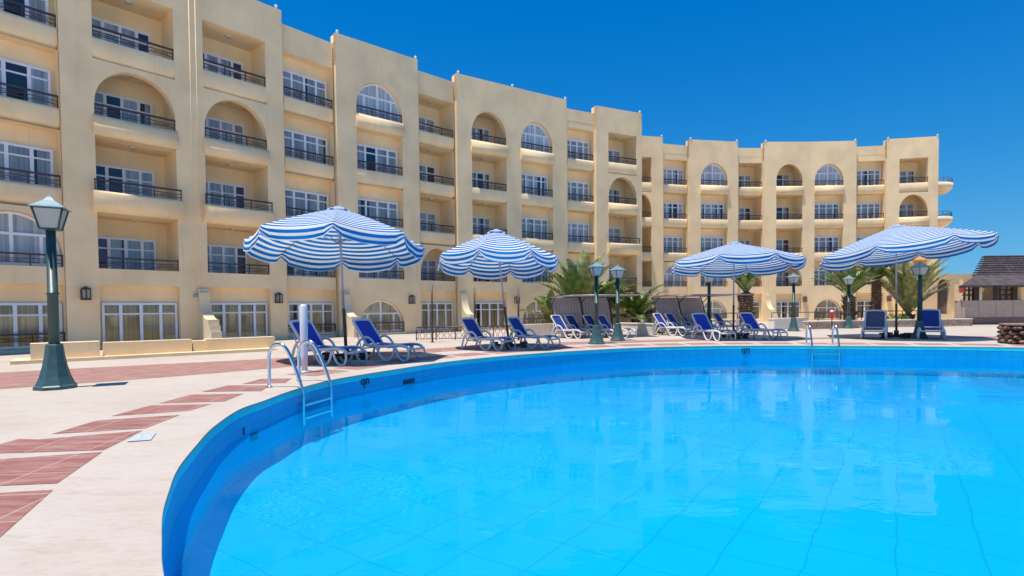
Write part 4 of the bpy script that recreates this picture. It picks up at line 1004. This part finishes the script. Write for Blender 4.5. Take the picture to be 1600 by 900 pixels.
# ------------------------------------------------------------------ palms
def palm(px, Y, lab, H=0, fr=22, L_=2.2, up=(.9, 1.4), z0=0, tr=.22, m_=None, seed=1, droop0=1.0, leaf=.42):
    rnd = random.Random(seed); p0 = at(px, 480, Y); base = Vector((p0.x, Y, z0)); r = empty('palm_tree', base, lab, 'palm tree')
    if H > 0:
        b = MB(); pr = [(tr*.75, 0), (tr*.85, .15)]
        n = int(H/.16)
        for k in range(n): z = .2+(H-.2)*k/n; w_ = tr*(1 if H > 1.3 else (.9+.5*k/n)); pr += [(w_*.86, z), (w_*1.1, z+.10)]
        pr += [(tr*.8, H+.05), (tr*.3, H+.18)]
        b.lathe(pr, 9, base, smooth=False)
        if H < 2.2:
            for k in range(46):                          # old leaf stubs
                a = rnd.uniform(0, 6.28); z = rnd.uniform(.35*H, H); d = Vector((math.cos(a), math.sin(a), 0)); q = base+d*tr*.9+Vector((0, 0, z))
                b.tube([q, q+d*.14+Vector((0, 0, .16))], [.045, .02], 4)
        b.build('trunk', TRUNK, r)
    b = MB(); c0 = base+Vector((0, 0, H+.02))
    for k in range(fr):
        az = k*2.39996+rnd.uniform(-.25, .25); el = up[0]+(up[1]-up[0])*(k/fr)**.8 + rnd.uniform(-.1, .1); ln = L_*rnd.uniform(.75, 1.1); d = Vector((math.cos(az), math.sin(az), 0))
        pts = []; pos = c0+d*.05; e = el; NS = 14; droop = rnd.uniform(.7, 1.25)*droop0
        for j in range(NS+1):
            pts.append(pos.copy()); pos = pos + (d*math.cos(e)+Vector((0, 0, math.sin(e))))*ln/NS; e -= droop*(1.0+1.4*j/NS)/NS
        b.cur = 0; b.tube(pts, [.022*(1-.8*j/NS) for j in range(NS+1)], 4, caps=False)
        side = d.cross(Vector((0, 0, 1))).normalized(); b.cur = 1 if rnd.random() < .22 else 0
        for j in range(2, NS):
            for h in (0, .33, .66):
                a = pts[j].lerp(pts[j+1], h); t = (pts[j+1]-pts[j]).normalized(); nrm = side.cross(t); ll = leaf*math.sin(math.pi*min(1, (j+h)/NS*.86+.16))**.7*rnd.uniform(.85, 1.1)
                for s in (-1, 1):
                    dr = (side*s*.62+t*.72+nrm*rnd.uniform(.12, .4)).normalized(); w_ = t*.046
                    tip = a+dr*ll+Vector((0, 0, -.06*ll)); mid = a+dr*ll*.5
                    b.face([b.P(a-w_*.6), b.P(mid-w_), b.P(tip), b.P(mid+w_), b.P(a+w_*.6)])
    b.build('crown', [m_ or LEAF, LEAFY], r); return r
palm(906, 31.0, 'tall bushy palm rising behind the left shelter', H=.9, fr=34, L_=3.8, up=(.7, 1.52), seed=2, leaf=.62, droop0=.42)
palm(860, 30.0, 'small spiky palm at the left end of the left shelter', H=.3, fr=16, L_=2.3, up=(.6, 1.45), seed=3, droop0=.5, leaf=.5)
palm(948, 33.0, 'palm behind the close pair of lamp posts', H=1.0, fr=28, L_=2.8, up=(.4, 1.5), seed=4, droop0=.7, leaf=.55)
palm(995, 31.5, 'bushy palm with arching fronds between the two shelters', H=.6, fr=30, L_=2.7, up=(.3, 1.45), seed=6, droop0=.9, leaf=.5)
palm(1166, 33.0, 'stout palm with brown scaly trunk behind the flat umbrella', H=2.1, fr=20, L_=1.6, up=(1.0, 1.52), tr=.42, seed=7, droop0=.35)
palm(1327, 35.0, 'stout palm behind a lamp post at the left under the rightmost umbrella', H=1.9, fr=26, L_=2.6, up=(.85, 1.5), tr=.36, seed=9, droop0=.5, leaf=.5)
palm(1369, 36.0, 'slim trunked palm between its two neighbours under the rightmost umbrella', H=3.0, fr=24, L_=2.0, up=(.6, 1.5), tr=.30, seed=11, droop0=.8)
palm(1419, 35.5, 'wide palm with yellow green fronds right of the rightmost umbrella pole', H=.7, fr=44, L_=4.2, up=(.95, 1.5), tr=.3, seed=13, m_=LEAFY, leaf=.6, droop0=.4)
# green bush
def bush(px, Y, w, h, z0, lab, seed=1):
    rnd = random.Random(seed); p = at(px, 480, Y); r = empty('bush', (p.x, Y, z0), lab, 'bush'); b = MB()
    for k in range(900):
        a = rnd.uniform(0, 6.28); q = rnd.random()**.5; x = p.x+w*q*math.cos(a); y = Y+.5*q*math.sin(a); z = z0+rnd.uniform(0, h)*(1-.6*q*q)
        v = Vector((rnd.uniform(-1, 1), rnd.uniform(-1, 1), rnd.uniform(-.2, 1))).normalized(); s = v.cross(Vector((.3, .4, 1))).normalized(); c_ = Vector((x, y, z)); b.poly([c_-s*.04, c_+v*.11, c_+s*.04])
    b.build('foliage', BUSH, r)
    b = MB(); b.tube([(p.x, Y, z0-.1), (p.x, Y, z0+h*.5)], .03, 5); b.build('stem', TRUNK, r)
bush(1400, 34.2, .95, .75, .15, 'small bright green bush behind the rightmost umbrella pole')
# red cone on stand
p = at(1300, 480, 31.3); r = empty('red_basket', (p.x, p.y, 0), 'red cone shaped basket on a thin stand behind the far ladder', 'basket')
b = MB(); b.lathe([(.03, .55), (.22, .98), (.24, 1.0), (.2, 1.0), (.05, .7)], 10, (p.x, p.y, 0)); b.build('cone', REDP, r)
b = MB(); b.lathe([(.12, 0), (.12, .03), (.02, .05), (.02, .56)], 8, (p.x, p.y, 0)); b.build('stand', POLE, r)
b = MB(); b.lathe([(.10, .985), (.12, 1.05), (.05, 1.12)], 8, (p.x, p.y, 0)); b.build('ash_bowl', SILL, r)

# ------------------------------------------------------------------ gate house and bar building at the right
gr = at(1463, 480, 44); gx0 = gr.x-1.2; gx1 = at(1560, 480, 44).x+6
r = empty('gate_wall', (gx0, 44, 0), 'cream wall with an arched wooden door right of the hotel', 'wall')
dx0 = at(1464.5, 480, 44).x; dx1 = at(1484.5, 480, 44).x
b = MB(); b.F = lambda v: Vector((v.x, 44+v.y, v.z)); zt = 3.82
b.poly([(gx0, 0, -.2), (dx0, 0, -.2), (dx0, 0, zt), (gx0, 0, zt)]); b.poly([(dx1, 0, -.2), (gx1, 0, -.2), (gx1, 0, zt), (dx1, 0, zt)])
arch_wall(b, dx0, dx1, .55, 2.8, .62, zt, .4); b.poly([(dx0, 0, -.2), (dx1, 0, -.2), (dx1, 0, .6), (dx0, 0, .6)]); b.poly([(dx0, .4, -.2), (dx1, .4, -.2), (dx1, .4, zt), (dx0, .4, zt)])
b.poly([(gx0, 0, zt), (gx1, 0, zt), (gx1, 3, zt), (gx0, 3, zt)]); b.poly([(gx0, 0, -.2), (gx0, 0, zt), (gx0, 3, zt), (gx0, 3, -.2)]); b.poly([(gx1, 0, -.2), (gx1, 3, -.2), (gx1, 3, zt), (gx1, 0, zt)]); b.poly([(gx0, 3, -.2), (gx0, 3, zt), (gx1, 3, zt), (gx1, 3, -.2)])
b.build('wall_body', STUCCO, r)
K = 12; uc = (dx0+dx1)/2; hw = (dx1-dx0)/2-.01
b = MB(); pts = [(uc-hw*math.cos(math.pi*k/K), 2.8+.6*math.sin(math.pi*k/K)) for k in range(K+1)]; b.poly([(dx1-.01, 44.33, .6), (dx0+.01, 44.33, .6)]+[(x, 44.33, z) for x, z in pts]); b.build('door', WOODDOOR, r)
b = MB(); b.box(gx0, at(1495, 480, 40).x, 40, 40.4, -.05, .78); b.build('low_front_wall', STUCCO2, r)
# bar building
bx = lambda px: at(px, 480, 36.5).x
X0 = bx(1497); X1 = X0+15; Yb = 36.5
r = empty('pool_bar', (X0, Yb, 0), 'low pool bar with dark shingle roof and pinkish panelled front at right', 'building')
b = MB(); b.box(X0, X1, Yb, Yb+.3, .46, 1.62)
b.build('panelled_front', PANEL, r)
b = MB()
for k in range(12): x = X0+.25+k*1.15; b.box(x-.012, x+.012, Yb-.006, Yb, .48, 1.60)
b.build('panel_joint', STONEB, r)
b = MB(); b.box(X0-.05, X1, Yb-.06, Yb+.3, -.05, .455); b.build('stone_base', STONEB, r)
b = MB(); b.box(X0+3.2, X1, Yb+3.5, Yb+3.8, 0, 3.2); b.build('rear_wall', STUCCO, r)
for px in (1500, 1531, 1600, 1640):
    x = bx(px); b = MB(); b.box(x-.16, x+.16, Yb+.02, Yb+.28, 1.622, 2.72); b.build('column', STUCCO, r)
def lattice(pa, pb, z0, z1, holes):
    xa, xb = bx(pa), bx(pb); w_ = MB(); y = Yb+.1
    w_.box(xa, xa+.1, y, y+.1, z0, z1); w_.box(xb-.1, xb, y, y+.1, z0, z1)
    for k in (1, 2): x = xa+(xb-xa)*k/3; w_.box(x-.05, x+.05, y, y+.08, z0, z1)
    for zz in (z0+(z1-z0)*.36, z0+(z1-z0)*.68, z1-.05): w_.box(xa+.1, xb-.1, y+.003, y+.077, zz-.05, zz+.05)
    f = w_.build('lattice', DARKWOOD, r)
lattice(1502, 1524, 1.62, 2.66, 0); lattice(1555, 1585, 1.62, 2.66, 0)
for px in (1526, 1555, 1585):
    x = bx(px); b = MB(); b.box(x-.15, x+.15, Yb-.02, Yb+.015, 1.625, 2.7); b.build('dark_post', DARKWOOD, r)
# roofs
xe = bx(1488)
def roofplane(x_l, x_r, x_lt, y0, y1, z0, z1, name, th=.12):
    b = MB(); q = [(x_l, y0, z0), (x_r, y0, z0), (x_r, y1, z1), (x_lt, y1, z1)]; ln = math.hypot(y1-y0, z1-z0)
    b.poly(q, [(x_l, 0), (x_r, 0), (x_r, ln), (x_lt, ln)]); b.poly([(x, y, z-th) for x, y, z in q][::-1]); b.poly([(x_l, y0, z0-th), (x_r, y0, z0-th), (x_r, y0, z0), (x_l, y0, z0)]); b.poly([(x_l, y0, z0-th), (x_l, y0, z0), (x_lt, y1, z1), (x_lt, y1, z1-th)])
    b.build(name, [SHINGLE], r)
roofplane(xe, X1+.5, at(1524, 480, Yb+2.2).x, Yb-.7, Yb+2.2, 2.62, 3.45, 'lower_roof')
b = MB(); b.box(xe+.02, X1+.5, Yb-.66, Yb-.5, 2.48, 2.60); b.build('eave_beam', DARKWOOD, r)
x_l0 = at(1519, 480, Yb+2.2).x; x_l1 = at(1535, 480, Yb+4.8).x; nr_ = 9
b = MB()
for k in range(nr_):                                      # stepped rows of boards
    f0 = k/nr_; f1_ = (k+1)/nr_; y0 = Yb+2.2+2.6*f0; z0 = 3.40+1.65*f0; xl = x_l0+(x_l1-x_l0)*f0+.3
    b.poly([(xl, y0, z0+.10), (X1+.5, y0, z0+.10), (X1+.5, Yb+2.2+2.6*f1_+.05, 3.40+1.65*f1_), (xl+.1, Yb+2.2+2.6*f1_+.05, 3.40+1.65*f1_)], [(0, k*.3), (X1-xl, k*.3), (X1-xl, k*.3+.28), (0, k*.3+.28)])
    b.poly([(xl, y0, z0-.06), (X1+.5, y0, z0-.06), (X1+.5, y0, z0+.10), (xl, y0, z0+.10)], [(0, k*.3), (X1-xl, k*.3), (X1-xl, k*.3+.14), (0, k*.3+.14)]); b.box(xl-.25, xl+.02, y0-.02, y0+.12, z0-.02, z0+.08)
b.build('upper_roof', SHINGLE, r)
b = MB(); b.poly([(x_l0+.5, Yb+2.3, 3.3), (x_l1+.2, Yb+4.8, 4.95), (x_l1+2.5, Yb+7.4, 3.3)]); b.poly([(x_l0+2.5, Yb+3.9, 0), (x_l0+2.5, Yb+3.9, 2.9), (x_l1+3.5, Yb+7.4, 2.9), (x_l1+3.5, Yb+7.4, 0)]); b.poly([(x_l1, Yb+4.8, 5.0), (X1+.5, Yb+4.8, 5.0), (X1+.5, Yb+7.6, 3.3), (x_l1+3.2, Yb+7.6, 3.3)]); b.build('gable', DARKWOOD, r)
# red notice at the bar corner, small wall lamp
x = bx(1497); b = MB(); b.box(x-.02, x+.28, Yb-.15, Yb-.1, 2.15, 2.5); b.box(x+.02, x+.24, Yb-.16, Yb-.151, 2.2, 2.3); tag(b.build('notice_box', REDP), 'small red box hanging at the left corner of the bar roof', 'box')
x = bx(1538); b = MB(); b.lathe([(.03, 2.2), (.10, 2.42), (.12, 2.45), (.04, 2.5)], 8, (x, Yb+.15, 0)); tag(b.build('hanging_lamp', MILK), 'small white lamp hanging inside the bar opening', 'lamp')
print('windows', WINC['n'], 'objects', len(bpy.data.objects))
